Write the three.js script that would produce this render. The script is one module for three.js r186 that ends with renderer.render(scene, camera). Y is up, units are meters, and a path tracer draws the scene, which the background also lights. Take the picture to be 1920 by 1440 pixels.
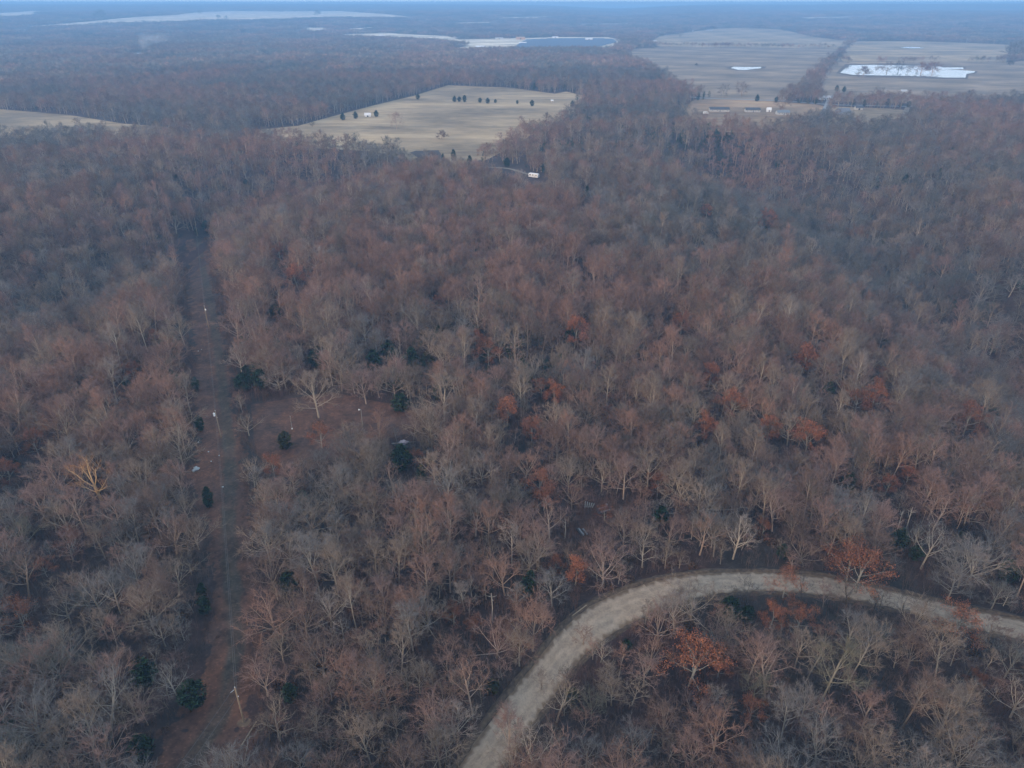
import * as THREE from 'three';
import { TessellateModifier } from 'three/addons/modifiers/TessellateModifier.js';

// ---------------------------------------------------------------- camera, sky, sun, exposure
const scene = new THREE.Scene();
const PITCH = 28.1 * Math.PI / 180, EYE = 120, FOCAL = 1334;      // focal length in pixels of the 1920 x 1440 photograph
const camera = new THREE.PerspectiveCamera(2 * Math.atan(720 / FOCAL) * 180 / Math.PI, 4 / 3, 1, 40000);
camera.position.set(0, EYE, 0);
camera.rotation.x = -PITCH;

const SKY = { zenith: [0.58, 0.77, 1.04], horizon: [1.76, 1.88, 1.96] };
{
  const W = 128, H = 64, d = new Float32Array(W * H * 4);
  for (let r = 0; r < H; r++) {
    const el = Math.max(0, ((r + 0.5) / H - 0.5) * Math.PI), t = Math.pow(1 - Math.sin(el), 2.2);
    for (let c = 0; c < W; c++) for (let k = 0; k < 4; k++)
      d[(r * W + c) * 4 + k] = k === 3 ? 1 : SKY.zenith[k] + (SKY.horizon[k] - SKY.zenith[k]) * t;
  }
  const tex = new THREE.DataTexture(d, W, H, THREE.RGBAFormat, THREE.FloatType);
  tex.mapping = THREE.EquirectangularReflectionMapping; tex.magFilter = THREE.LinearFilter; tex.needsUpdate = true;
  scene.background = tex; scene.environment = tex;
}
const sun = new THREE.DirectionalLight(new THREE.Color().setRGB(1, 0.70, 0.46), 2.4);
sun.position.set(-600, 330, 420); sun.target.position.set(0, 0, -250);
sun.castShadow = true; sun.shadow.radius = 24; sun.shadow.mapSize.set(4096, 4096);
Object.assign(sun.shadow.camera, { left: -700, right: 700, top: 700, bottom: -700, near: 1, far: 3000 });
scene.add(sun, sun.target);
scene.fog = new THREE.FogExp2(new THREE.Color().setRGB(0.30, 0.60, 1.0), 0.00024);
const EXPOSURE = 1.16;

// ---------------------------------------------------------------- random numbers and noise
function rng(a) { return () => { a = (a + 0x6D2B79F5) | 0; let t = Math.imul(a ^ (a >>> 15), 1 | a); t = (t + Math.imul(t ^ (t >>> 7), 61 | t)) ^ t; return ((t ^ (t >>> 14)) >>> 0) / 4294967296; }; }
function hash2(x, y) { let h = Math.imul(x | 0, 374761393) ^ Math.imul(y | 0, 668265263); h = Math.imul(h ^ (h >>> 13), 1274126177); return ((h ^ (h >>> 16)) >>> 0) / 4294967296; }
function vnoise(x, y) {
  const ix = Math.floor(x), iy = Math.floor(y), fx = x - ix, fy = y - iy, u = fx * fx * (3 - 2 * fx), v = fy * fy * (3 - 2 * fy);
  const a = hash2(ix, iy), b = hash2(ix + 1, iy), c = hash2(ix, iy + 1), d = hash2(ix + 1, iy + 1);
  return a + (b - a) * u + (c - a) * v + (a - b - c + d) * u * v;
}
function fbm(x, y, o = 4) { let s = 0, a = 0.5, n = 0; for (let i = 0; i < o; i++) { s += a * vnoise(x, y); n += a; a *= 0.5; x = x * 2.03 + 17.1; y = y * 2.03 + 9.7; } return s / n; }
const clamp = (x, a, b) => Math.min(b, Math.max(a, x)), mix = (a, b, t) => a + (b - a) * t;
const smooth = (a, b, x) => { const t = clamp((x - a) / (b - a), 0, 1); return t * t * (3 - 2 * t); };

// ---------------------------------------------------------------- terrain
function rayDir(px, py) {                                         // direction of a surveyed sight line
  const a = (px - 960) / FOCAL, b = (720 - py) / FOCAL, c = Math.cos(PITCH), s = Math.sin(PITCH);
  return [a, b * c - s, -b * s - c];
}
const flatAt = (px, py, y = 0) => { const d = rayDir(px, py), t = (EYE - y) / -d[1]; return [d[0] * t, d[2] * t]; };
function distSeg(x, z, a, b) { const dx = b[0] - a[0], dz = b[1] - a[1], t = clamp(((x - a[0]) * dx + (z - a[1]) * dz) / (dx * dx + dz * dz), 0, 1); return Math.hypot(x - a[0] - dx * t, z - a[1] - dz * t); }
function distLine(x, z, pts) { let m = 1e9; for (let i = 0; i + 1 < pts.length; i++) m = Math.min(m, distSeg(x, z, pts[i], pts[i + 1])); return m; }
const hollowEast = [[1380, 300], [1560, 370], [1740, 490], [1960, 640], [2300, 780]].map((p) => flatAt(...p));
const hollowWest = [[-250, 640], [60, 545], [270, 465], [440, 370], [600, 330]].map((p) => flatAt(...p));
function height(x, z) {
  const d = Math.hypot(x, z);
  let h = 0;
  if (d < 1100) {
    const near = smooth(1000, 620, d) * smooth(110, 260, d);
    const e = distLine(x, z, hollowEast), w = distLine(x, z, hollowWest);
    h += -30 * Math.exp(-e * e / 4000) - 22 * Math.exp(-w * w / 3200);
    h += near * 7 * (fbm(x / 260 + 5, z / 260 + 3, 2) - 0.5);
    h *= smooth(1100, 800, d);
  }
  if (d > 3300) {
    const side = smooth(-0.15, 0.1, x / d), pass = Math.exp(-Math.pow((x / d - 0.13) / 0.06, 2));
    h += (smooth(3300, 6400, d) * mix(58, 46, side) + smooth(6400, 11500, d) * 46) * (1 - 0.45 * pass) + smooth(3800, 6500, d) * mix(22, 46, side) * (fbm(x / 1900 + 2, z / 1900, 3) - 0.42);
  }
  return h;
}
function groundAt(px, py, lift = 0) {                              // ground point (or a point `lift` metres above it) on a surveyed sight line
  const d = rayDir(px, py), n = Math.hypot(...d); let t = 60, step = 4, last = 60;
  for (; t < 22000; last = t, t += Math.max(4, t * 0.012)) if (EYE + d[1] / n * t < height(d[0] / n * t, d[2] / n * t) + lift) break;
  let a = last, b = t;
  for (let i = 0; i < 24; i++) { const m = (a + b) / 2; if (EYE + d[1] / n * m < height(d[0] / n * m, d[2] / n * m) + lift) b = m; else a = m; }
  return [d[0] / n * b, d[2] / n * b];
}
const G = (list) => list.map(([x, y]) => groundAt(x, y));
function project(x, y, z) {
  const c = Math.cos(PITCH), s = Math.sin(PITCH), yy = y - EYE, depth = -z * c - yy * s, up = yy * c - z * s;
  return [960 + FOCAL * x / depth, 720 - FOCAL * up / depth, depth];
}
function inside(x, z, poly) { let r = false; for (let i = 0, j = poly.length - 1; i < poly.length; j = i++) { const [xi, zi] = poly[i], [xj, zj] = poly[j]; if ((zi > z) !== (zj > z) && x < (xj - xi) * (z - zi) / (zj - zi) + xi) r = !r; } return r; }
function boxed(poly) { let a = 1e9, b = -1e9, c = 1e9, d = -1e9; for (const [x, z] of poly) { a = Math.min(a, x); b = Math.max(b, x); c = Math.min(c, z); d = Math.max(d, z); } return { poly, a, b, c, d }; }
const inBoxed = (x, z, p) => x >= p.a && x <= p.b && z >= p.c && z <= p.d && inside(x, z, p.poly);

// ---------------------------------------------------------------- survey of the place (pixels of the photograph -> ground points)
const roadFar = G([[800, 1530], [860, 1440], [930, 1338], [1000, 1248], [1058, 1178], [1112, 1135], [1180, 1105], [1250, 1086], [1330, 1076], [1450, 1075], [1550, 1083], [1650, 1104], [1750, 1128], [1850, 1150], [1930, 1167], [2060, 1200], [2200, 1240]]);
const roadNear = G([[880, 1530], [941, 1440], [988, 1372], [1042, 1298], [1098, 1228], [1152, 1186], [1220, 1152], [1290, 1127], [1360, 1113], [1455, 1110], [1560, 1119], [1650, 1136], [1750, 1161], [1850, 1186], [1930, 1205], [2060, 1240], [2200, 1285]]);
const roadPoly = boxed([...roadFar, ...roadNear.slice().reverse()]);
const cut = boxed(G([[255, 1470], [300, 1400], [360, 1300], [396, 1200], [404, 1120], [392, 1040], [380, 960], [352, 905], [372, 850], [366, 780], [368, 700], [360, 620], [352, 540], [346, 450], [386, 446], [396, 520], [410, 600], [424, 680], [440, 760], [452, 840], [466, 940], [476, 1040], [484, 1150], [486, 1240], [478, 1310], [470, 1370], [470, 1440], [440, 1500]]));
const leafyClearing = boxed(G([[470, 760], [560, 745], [620, 735], [700, 752], [796, 768], [790, 806], [730, 822], [690, 822], [640, 858], [590, 880], [520, 900], [480, 850]]));
const scrapClearing = boxed(G([[1075, 945], [1140, 930], [1185, 960], [1175, 1010], [1095, 1015]]));
const camperClearing = boxed(G([[875, 312], [930, 308], [985, 318], [1020, 330], [1015, 346], [960, 352], [890, 338]]));
const trackA = G([[300, 1490], [350, 1435], [405, 1355], [432, 1290], [440, 1220], [440, 1150], [434, 1080], [428, 1000], [432, 920], [430, 850], [424, 780], [412, 680], [398, 580], [380, 500], [372, 450]]);
const POLES = [[458, 1355], [414.5, 820], [391.5, 614], [371, 443]];
const polePoints = POLES.map((p) => groundAt(...p));

// ---------------------------------------------------------------- materials
const C = (r, g, b) => new THREE.Color().setRGB(r, g, b);
const std = (color, roughness = 0.9, more = {}) => new THREE.MeshStandardMaterial({ color, roughness, ...more });
function colorTexture(w, h, paint, repeat = true) {                  // paint(u, v, out) gives linear colour
  const d = new Uint8Array(w * h * 4), o = [0, 0, 0];
  const enc = (x) => { x = clamp(x, 0, 1); return Math.round(255 * (x <= 0.0031308 ? 12.92 * x : 1.055 * Math.pow(x, 1 / 2.4) - 0.055)); };
  const lut = new Uint8Array(4096); for (let i = 0; i < 4096; i++) lut[i] = enc(i / 4095);
  for (let j = 0; j < h; j++) for (let i = 0; i < w; i++) {
    paint((i + 0.5) / w, (j + 0.5) / h, o, i, j);
    const k = (j * w + i) * 4;
    d[k] = lut[clamp(o[0] * 4095 | 0, 0, 4095)]; d[k + 1] = lut[clamp(o[1] * 4095 | 0, 0, 4095)]; d[k + 2] = lut[clamp(o[2] * 4095 | 0, 0, 4095)]; d[k + 3] = 255;
  }
  const t = new THREE.DataTexture(d, w, h); t.colorSpace = THREE.SRGBColorSpace; t.magFilter = THREE.LinearFilter; t.minFilter = THREE.LinearMipmapLinearFilter; t.generateMipmaps = true;
  t.wrapS = t.wrapT = repeat ? THREE.RepeatWrapping : THREE.ClampToEdgeWrapping; t.needsUpdate = true;
  return t;
}
const barkMat = std(C(1, 1, 1), 0.95, { vertexColors: true });
const leafMat = std(C(1, 1, 1), 0.9, { vertexColors: true, side: THREE.DoubleSide });
const woodMat = std(C(0.30, 0.22, 0.14), 0.85), woodGrey = std(C(0.26, 0.24, 0.21), 0.9), darkMat = std(C(0.03, 0.03, 0.034), 0.7);
const whiteMat = std(C(0.78, 0.78, 0.76), 0.6), metalMat = std(C(0.5, 0.52, 0.54), 0.35, { metalness: 0.8 }), glassMat = std(C(0.03, 0.04, 0.05), 0.08);
const wireMat = std(C(0.12, 0.12, 0.12), 0.7), porcelain = std(C(0.6, 0.58, 0.55), 0.3), rubberMat = std(C(0.02, 0.02, 0.02), 0.9);

// ---------------------------------------------------------------- scene helpers
const taken = new Map();
function numbered(name) { const n = taken.get(name) ?? 0; taken.set(name, n + 1); return n ? `${name}_${String(n).padStart(3, '0')}` : name; }
function shade(o) { o.traverse((m) => { if (m.isMesh) { m.castShadow = true; m.receiveShadow = true; } }); return o; }
function structure(name, geometry, material) { const m = new THREE.Mesh(geometry, material); m.name = numbered(name); m.userData = { kind: 'structure' }; scene.add(shade(m)); return m; }
function thing(name, label, category, x, z, group, lift = 0) {
  const o = new THREE.Group(); o.name = numbered(name); o.position.set(x, height(x, z) + lift, z); o.userData = { label, category };
  if (group) o.userData.group = group;
  scene.add(o); return o;
}
function part(name, parent, geometry, material) { const m = new THREE.Mesh(geometry, material); m.name = name; parent.add(m); m.castShadow = m.receiveShadow = true; return m; }
const box = (w, h, d, x = 0, y = 0, z = 0) => new THREE.BoxGeometry(w, h, d).translate(x, y, z);
const cyl = (r0, r1, h, x = 0, y = 0, z = 0, n = 8) => new THREE.CylinderGeometry(r1, r0, h, n).translate(x, y + h / 2, z);
function rod(a, b, r, n = 6) { const A = new THREE.Vector3(...a), B = new THREE.Vector3(...b), g = new THREE.CylinderGeometry(r, r, A.distanceTo(B), n); g.applyQuaternion(new THREE.Quaternion().setFromUnitVectors(new THREE.Vector3(0, 1, 0), B.clone().sub(A).normalize())); const m = A.add(B).multiplyScalar(0.5); return g.translate(m.x, m.y, m.z); }

// ---------------------------------------------------------------- ground
const litterTile = colorTexture(1024, 1024, (u, v, o, i, j) => {    // 60 m of leaf litter
  const per = (f, s) => { const x = u * f, y = v * f, ix = Math.floor(x), iy = Math.floor(y), fx = x - ix, fy = y - iy, a = fx * fx * (3 - 2 * fx), b = fy * fy * (3 - 2 * fy), H = (p, q) => hash2((p + f) % f + s * 991, (q + f) % f + s * 577); return mix(mix(H(ix, iy), H(ix + 1, iy), a), mix(H(ix, iy + 1), H(ix + 1, iy + 1), a), b); };
  const big = per(8, 1) * 0.5 + per(21, 2) * 0.3 + per(64, 3) * 0.2, grain = per(256, 4), speck = hash2(i, j + 4000);
  const k = 0.62 + 0.5 * big + 0.5 * (grain - 0.5) + (speck > 0.93 ? 0.5 : 0) - (speck < 0.2 ? 0.25 : 0);
  o[0] = 0.050 * k + 0.006 * per(13, 5); o[1] = 0.031 * k; o[2] = 0.023 * k + 0.003 * per(17, 6);
});
const litterMat = std(C(1, 1, 1), 1, { map: litterTile, vertexColors: true });
{
  const lines = (fine, step, reach, grow) => { const a = []; let x = 0, s = step; while (x < reach) { a.push(x); x += x < fine ? step : (s *= grow); } a.push(reach); return a; };
  const xs0 = lines(560, 14, 15000, 1.03), xs = [...xs0.slice(1).reverse().map((x) => -x), ...xs0];
  const zs = [...lines(60, 30, 600, 1.3).slice(1).reverse(), ...lines(900, 14, 19000, 1.025).map((z) => -z)];
  const pos = [], uv = [], col = [], idx = [];
  for (const z of zs) for (const x of xs) {
    pos.push(x, height(x, z), z); uv.push(x / 60, z / 60);
    const n = fbm(x / 70, z / 70, 3), m = fbm(x / 23 + 50, z / 23, 2); col.push(0.8 + 0.5 * n, 0.8 + 0.4 * m, 0.82 + 0.4 * m);
  }
  const w = xs.length;
  for (let j = 0; j + 1 < zs.length; j++) for (let i = 0; i + 1 < w; i++) { const a = j * w + i; idx.push(a, a + 1, a + w, a + 1, a + w + 1, a + w); }
  const g = new THREE.BufferGeometry();
  g.setAttribute('position', new THREE.Float32BufferAttribute(pos, 3)); g.setAttribute('uv', new THREE.Float32BufferAttribute(uv, 2)); g.setAttribute('color', new THREE.Float32BufferAttribute(col, 3)); g.setIndex(idx); g.computeVertexNormals();
  structure('ground', g, litterMat);
}
// near forest floor with its own, unrepeated litter
{
  const X0 = -260, X1 = 340, Z0 = -46, Z1 = -520, N = 2048;
  const dirt = polePoints[0];
  const tex = colorTexture(N, N, (u, v, o, i, j) => {
    const x = X0 + (X1 - X0) * u, z = Z0 + (Z1 - Z0) * v;
    const big = vnoise(x / 31, z / 31), mid = vnoise(x / 9 + 40, z / 9), small = vnoise(x / 2.3, z / 2.3 + 80), speck = hash2(i, j), fine = vnoise(x / 0.7, z / 0.7);
    let k = 0.35 + 0.3 * big + 0.35 * mid + 0.55 * small * small + 0.45 * (fine - 0.5);
    let r = mix(0.0324, 0.0564, mid), g = mix(0.0240, 0.0276, big), b = mix(0.0216, 0.0180, mid);
    const wx = x + 5 * (vnoise(x / 3.2, z / 3.2) - 0.5) + 3 * (vnoise(x / 1.1 + 7, z / 1.1) - 0.5), open = inBoxed(wx, z, cut) ? 1 : inBoxed(x, z, leafyClearing) ? 0.9 : inBoxed(x, z, scrapClearing) ? 0.5 : 0;
    if (open) {
      const red = vnoise(x / 5 + 9, z / 5) * 0.6 + vnoise(x / 14, z / 14 + 31) * 0.4;
      r = mix(r, mix(0.078, 0.142, red), open); g = mix(g, mix(0.0444, 0.0564, red), open); b = mix(b, mix(0.0322, 0.0264, red), open);
      const t = distLine(x, z, trackA) + 1.2 * (vnoise(x / 3, z / 3) - 0.5), grass = smooth(2.6, 1.1, t) * (0.35 + 0.65 * vnoise(x / 6, z / 6 + 11));
      r = mix(r, 0.0529, grass * 0.9200); g = mix(g, 0.0460, grass * 0.9200); b = mix(b, 0.0299, grass * 0.9200);
      const rut = smooth(0.5, 0.15, Math.abs(distLine(x, z, trackA) - 0.95)) * 0.5 * vnoise(x / 4 + 3, z / 4);
      r = mix(r, 0.066, rut); g = mix(g, 0.052, rut); b = mix(b, 0.040, rut);
      const dd = Math.hypot(x - dirt[0], z - dirt[1]) + 1.2 * (small - 0.5);
      if (dd < 1.35) { r = 0.15; g = 0.092; b = 0.052; }
    }
    if (speck > 0.95) k *= 1.75; else if (speck < 0.18) k *= 0.72;
    o[0] = r * k; o[1] = g * k; o[2] = b * k;
  }, false);
  const nx = 60, nz = 48, pos = [], uv = [], idx = [];
  for (let j = 0; j <= nz; j++) for (let i = 0; i <= nx; i++) { const x = mix(X0, X1, i / nx), z = mix(Z0, Z1, j / nz); pos.push(x, height(x, z) + 0.12, z); uv.push(i / nx, j / nz); }
  for (let j = 0; j < nz; j++) for (let i = 0; i < nx; i++) { const a = j * (nx + 1) + i, w = nx + 1; idx.push(a, a + 1, a + w, a + 1, a + w + 1, a + w); }
  const g = new THREE.BufferGeometry(); g.setAttribute('position', new THREE.Float32BufferAttribute(pos, 3)); g.setAttribute('uv', new THREE.Float32BufferAttribute(uv, 2)); g.setIndex(idx); g.computeVertexNormals();
  structure('forest_floor', g, std(C(1, 1, 1), 1, { map: tex, bumpMap: tex, bumpScale: 0.12 }));
}
const FLOOR = 0.12;

// ---------------------------------------------------------------- gravel road
const strawTile = (a, b, seed) => colorTexture(512, 512, (u, v, o, i, j) => {   // 256 m of dry grass, mown in bands
  const per = (fx, fy, s) => { const x = u * fx, y = v * fy, ix = Math.floor(x), iy = Math.floor(y), p = x - ix, q = y - iy, A = p * p * (3 - 2 * p), B = q * q * (3 - 2 * q), H = (m, n) => hash2((m + fx) % fx + s * 991 + seed * 7919, (n + fy) % fy + s * 577); return mix(mix(H(ix, iy), H(ix + 1, iy), A), mix(H(ix, iy + 1), H(ix + 1, iy + 1), A), B); };
  const k = 0.3 + 0.85 * per(3, 5, 7) + 0.55 * (per(7, 12, 1) * 0.5 + per(18, 40, 2) * 0.5) + 0.3 * (per(40, 128, 3) - 0.5) + 0.25 * (hash2(i + seed * 100, j) - 0.5), t = per(9, 24, 4);
  for (let c = 0; c < 3; c++) o[c] = mix(a[c], b[c], t) * k;
});
function sheet(name, poly, lift, material, uvScale, edge = 60) {
  const s = new THREE.Shape(poly.map(([x, z]) => new THREE.Vector2(x, -z)));
  let g = new THREE.ShapeGeometry(s).toNonIndexed();
  g = new TessellateModifier(edge, 10).modify(g);
  const p = g.attributes.position, uv = [];
  for (let i = 0; i < p.count; i++) { const x = p.getX(i), z = -p.getY(i); p.setXYZ(i, x, height(x, z) + lift + 2.5 * smooth(3200, 4200, Math.hypot(x, z)), z); uv.push(x / uvScale, z / uvScale); }
  g.setAttribute('uv', new THREE.Float32BufferAttribute(uv, 2)); g.computeVertexNormals();
  return structure(name, g, material);
}
function curve(pts, n) { return new THREE.CatmullRomCurve3(pts.map(([x, z]) => new THREE.Vector3(x, 0, z)), false, 'centripetal').getPoints(n); }
function ribbon(name, A, B, n, profile, material, lift, rough = 0, seed = 1) {   // profile: heights across, from A to B
  const a = curve(A, n), b = curve(B, n), pos = [], uv = [], idx = [], w = profile.length; let run = 0;
  for (let i = 0; i <= n; i++) {
    if (i) run += a[i].distanceTo(a[i - 1]);
    const width = a[i].distanceTo(b[i]);
    for (let k = 0; k < w; k++) {
      let t = k / (w - 1); const e = k === 0 ? -1 : k === w - 1 ? 1 : 0;
      t += e * rough * (vnoise(run / 1.7 + e * 40, seed) - 0.3) / width;
      const x = mix(a[i].x, b[i].x, t), z = mix(a[i].z, b[i].z, t);
      pos.push(x, height(x, z) + lift + profile[k], z); uv.push(t, run / 24);
    }
  }
  for (let i = 0; i < n; i++) for (let k = 0; k + 1 < w; k++) { const q = i * w + k; idx.push(q, q + 1, q + w, q + 1, q + w + 1, q + w); }
  const g = new THREE.BufferGeometry(); g.setAttribute('position', new THREE.Float32BufferAttribute(pos, 3)); g.setAttribute('uv', new THREE.Float32BufferAttribute(uv, 2)); g.setIndex(idx); g.computeVertexNormals();
  if (g.attributes.normal.getY(0) < 0) { for (let i = 0; i < idx.length; i += 3) { const t = idx[i]; idx[i] = idx[i + 1]; idx[i + 1] = t; } g.setIndex(idx); g.computeVertexNormals(); }
  return structure(name, g, material);
}
{
  const tex = colorTexture(256, 1024, (u, v, o, i, j) => {
    const y = v * 24, wob = 0.05 * Math.sin(v * 6.283) + 0.05 * (vnoise(v * 8, 3) - 0.5);
    const wheel = Math.max(...[0.2, 0.42, 0.6, 0.82].map((c) => smooth(0.09, 0.02, Math.abs(u + wob - c))));
    const edge = Math.max(smooth(0.14, 0.0, u + 0.14 * (vnoise(y, 5) - 0.5)), smooth(0.86, 1.0, u + 0.14 * (vnoise(y, 8) - 0.5)));
    const k = 0.62 + 0.34 * vnoise(u * 7, y / 1.5) + 0.25 * vnoise(u * 30, y * 3) + 0.35 * (hash2(i, j) - 0.5) + 0.1 * wheel * (0.4 + 0.9 * vnoise(u * 3, v * 9));
    o[0] = mix(0.315, 0.15, edge) * k; o[1] = mix(0.242, 0.100, edge) * k; o[2] = mix(0.172, 0.060, edge) * k;
  });
  ribbon('gravel_road', roadFar, roadNear, 170, [-0.02, 0.05, 0.1, 0.13, 0.14, 0.13, 0.1, 0.05, -0.02], std(C(1, 1, 1), 0.95, { map: tex, bumpMap: tex, bumpScale: 0.06 }), FLOOR + 0.05, 0.7);
  const offset = (A, B, m0, m1) => [m0, m1].map((m) => A.map(([x, z], i) => { const dx = B[i][0] - x, dz = B[i][1] - z, l = Math.hypot(dx, dz); return [x - dx / l * m, z - dz / l * m]; }));
  const berm = colorTexture(64, 512, (u, v, o, i, j) => { const k = 0.6 + 0.5 * vnoise(u * 5, v * 60) + 0.5 * (hash2(i, j + 77) - 0.5); const t = vnoise(v * 40, u * 3); o[0] = mix(0.06, 0.14, t) * k; o[1] = mix(0.04, 0.095, t) * k; o[2] = mix(0.028, 0.058, t) * k; });
  const bm = std(C(1, 1, 1), 1, { map: berm, bumpMap: berm, bumpScale: 0.1 });
  const [f0, f1] = offset(roadFar, roadNear, 0.1, 1.5), [n0, n1] = offset(roadNear, roadFar, 0.1, 1.1);
  ribbon('road_berm', f0, f1, 170, [-0.02, 0.16, 0.34, 0.2, -0.03], bm, FLOOR + 0.03, 0.5, 5);
  ribbon('road_berm', n0, n1, 170, [-0.02, 0.1, 0.18, 0.1, -0.03], bm, FLOOR + 0.03, 0.4, 9);
}
// ---------------------------------------------------------------- fields, ponds, lanes
const straw = { tan: std(C(1, 1, 1), 1, { map: strawTile([0.245, 0.168, 0.088], [0.345, 0.250, 0.140], 1) }), olive: std(C(1, 1, 1), 1, { map: strawTile([0.1534, 0.1079, 0.0650], [0.2470, 0.1742, 0.1092], 2) }), pale: std(C(1, 1, 1), 1, { map: strawTile([0.6440, 0.5290, 0.3680], [0.7820, 0.6670, 0.4945], 3) }), orange: std(C(1, 1, 1), 1, { map: strawTile([0.2600, 0.1495, 0.0715], [0.3120, 0.2080, 0.1105], 4) }) };
const FIELDS = [
  ['field', 'tan', [[560, 236], [640, 214], [700, 198], [775, 180], [840, 160], [960, 165], [1040, 176], [1062, 172], [1096, 180], [1090, 206], [1010, 246], [940, 286], [880, 318], [830, 322], [770, 302], [700, 284], [580, 278], [470, 272], [480, 244]]],
  ['field', 'tan', [[-60, 202], [0, 205], [60, 210], [130, 216], [230, 232], [330, 240], [330, 252], [240, 262], [120, 262], [0, 268], [-80, 268]]],
  ['field', 'olive', [[1188, 92], [1240, 88], [1560, 92], [1582, 96], [1556, 112], [1530, 140], [1505, 165], [1470, 190], [1330, 186], [1285, 172], [1250, 150], [1215, 126], [1170, 104]]],
  ['field', 'tan', [[1240, 67], [1340, 55], [1400, 53], [1470, 57], [1530, 70], [1592, 77], [1583, 95.5], [1560, 91.5], [1240, 87.5], [1205, 84]]],
  ['field', 'tan', [[1598, 78], [1700, 77], [1800, 80], [1892, 84], [1900, 92], [1886, 117], [1700, 118], [1610, 120], [1580, 116], [1575, 108]]],
  ['field', 'olive', [[1574, 109], [1579, 116.5], [1612, 120.5], [1700, 118.5], [1886, 117.5], [1945, 112], [1990, 150], [1980, 186], [1900, 196], [1760, 196], [1560, 190], [1530, 182], [1530, 172], [1545, 140]]],
  ['field', 'orange', [[1308, 184], [1420, 188], [1530, 196], [1548, 200], [1542, 222], [1470, 246], [1400, 250], [1330, 246], [1285, 228], [1280, 200]]],
  ['field', 'tan', [[1560, 200], [1690, 205], [1700, 210], [1705, 236], [1620, 242], [1550, 238]]],
  ['field', 'pale', [[-40, 26], [0, 25], [60, 21], [92, 23], [70, 31], [0, 35], [-40, 36]]],
  ['field', 'pale', [[40, 52], [150, 43], [240, 34], [330, 29], [370, 23.5], [430, 21], [520, 22], [640, 21], [720, 27], [800, 38], [740, 36], [640, 35], [560, 38], [480, 41], [400, 41], [330, 45], [230, 46], [150, 50], [60, 55]]],
  ['field', 'pale', [[620, 66], [720, 62], [840, 68], [860, 74], [960, 72], [1050, 70], [1140, 70], [1170, 76], [1150, 96], [960, 96], [850, 98], [842, 92], [880, 86], [820, 80], [720, 74], [640, 72]]],
  ['field', 'pale', [[570, 53], [612, 53], [612, 62], [575, 62]]],
  ['field', 'pale', [[440, 64], [490, 62], [495, 68], [442, 69]]],
  ['field', 'olive', [[350, 69], [400, 68.4], [398, 71], [352, 71.5]]],
  ['field', 'tan', [[485, 106], [520, 103], [520, 110], [488, 112]]],
  ['field', 'tan', [[598, 92], [650, 90], [648, 95], [600, 96]]],
  ['field', 'pale', [[845, 44], [920, 42], [925, 47], [850, 49]]],
  ['field', 'pale', [[640, 56], [700, 52], [710, 57], [650, 61]]],
  ['field', 'pale', [[300, 60], [380, 57], [386, 60], [306, 64]]],
  ['field', 'pale', [[150, 70], [240, 66], [244, 69], [152, 74]]],
  ['field', 'pale', [[930, 34], [1040, 32], [1046, 36], [936, 39]]],
  ['field', 'pale', [[1080, 46], [1180, 44], [1184, 49], [1086, 51]]],
  ['field', 'tan', [[690, 100], [760, 97], [764, 102], [694, 105]]],
  ['field', 'pale', [[1500, 34], [1640, 31], [1646, 35], [1506, 39]]],
  ['field', 'tan', [[190, 108], [250, 104], [300, 103], [300, 107], [200, 112]]],
];
const fieldShapes = FIELDS.map(([n, m, px], i) => { const poly = G(px); sheet(n, poly, 0.2 + 0.02 * i, straw[m], 256, 70); return boxed(poly); });
const waterMat = new THREE.MeshPhysicalMaterial({ color: C(0.05, 0.06, 0.055), roughness: 0.06, ior: 1.45 });
const bankMat = std(C(0.085, 0.055, 0.04), 1), bankLine = (px, k, dy) => { const cx = px.reduce((s, p) => s + p[0], 0) / px.length, cy = px.reduce((s, p) => s + p[1], 0) / px.length; return px.map(([x, y]) => [cx + (x - cx) * k, cy + (y - cy) * dy]); };
const PONDS = [
  [[1575, 137], [1583, 130], [1592, 123], [1640, 122], [1700, 123], [1760, 124.5], [1768, 127], [1806, 127], [1807, 130], [1772, 131], [1800, 132], [1828, 134], [1826, 137], [1812, 139], [1810, 146], [1770, 146], [1720, 143.5], [1650, 142], [1600, 141]],
  [[1370, 128], [1376, 125.5], [1395, 126], [1428, 126], [1426, 128.5], [1412, 130], [1398, 132], [1384, 131.5]],
  [[1688, 90], [1700, 88.2], [1720, 88.6], [1733, 90.6], [1712, 91]],
];
PONDS.forEach((px, i) => { sheet('pond_bank', G(bankLine(px, i === 1 ? 1.3 : 1.05, i ? 1.3 : 1.22)), 0.52, bankMat, 60, 60); sheet('pond', G(px), 0.58, waterMat, 60, 80); });
const laneMat = std(C(0.22, 0.22, 0.215), 0.9), gravelLane = std(C(0.2, 0.17, 0.13), 1);
function lane(name, px, width, material) { const c = G(px), L = [], R = []; c.forEach((p, i) => { const a = c[Math.max(0, i - 1)], b = c[Math.min(c.length - 1, i + 1)], dx = b[0] - a[0], dz = b[1] - a[1], l = Math.hypot(dx, dz); L.push([p[0] - dz / l * width / 2, p[1] + dx / l * width / 2]); R.push([p[0] + dz / l * width / 2, p[1] - dx / l * width / 2]); }); ribbon(name, L, R, 60, [0, 0.08, 0], material, 0.6); return c; }
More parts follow.
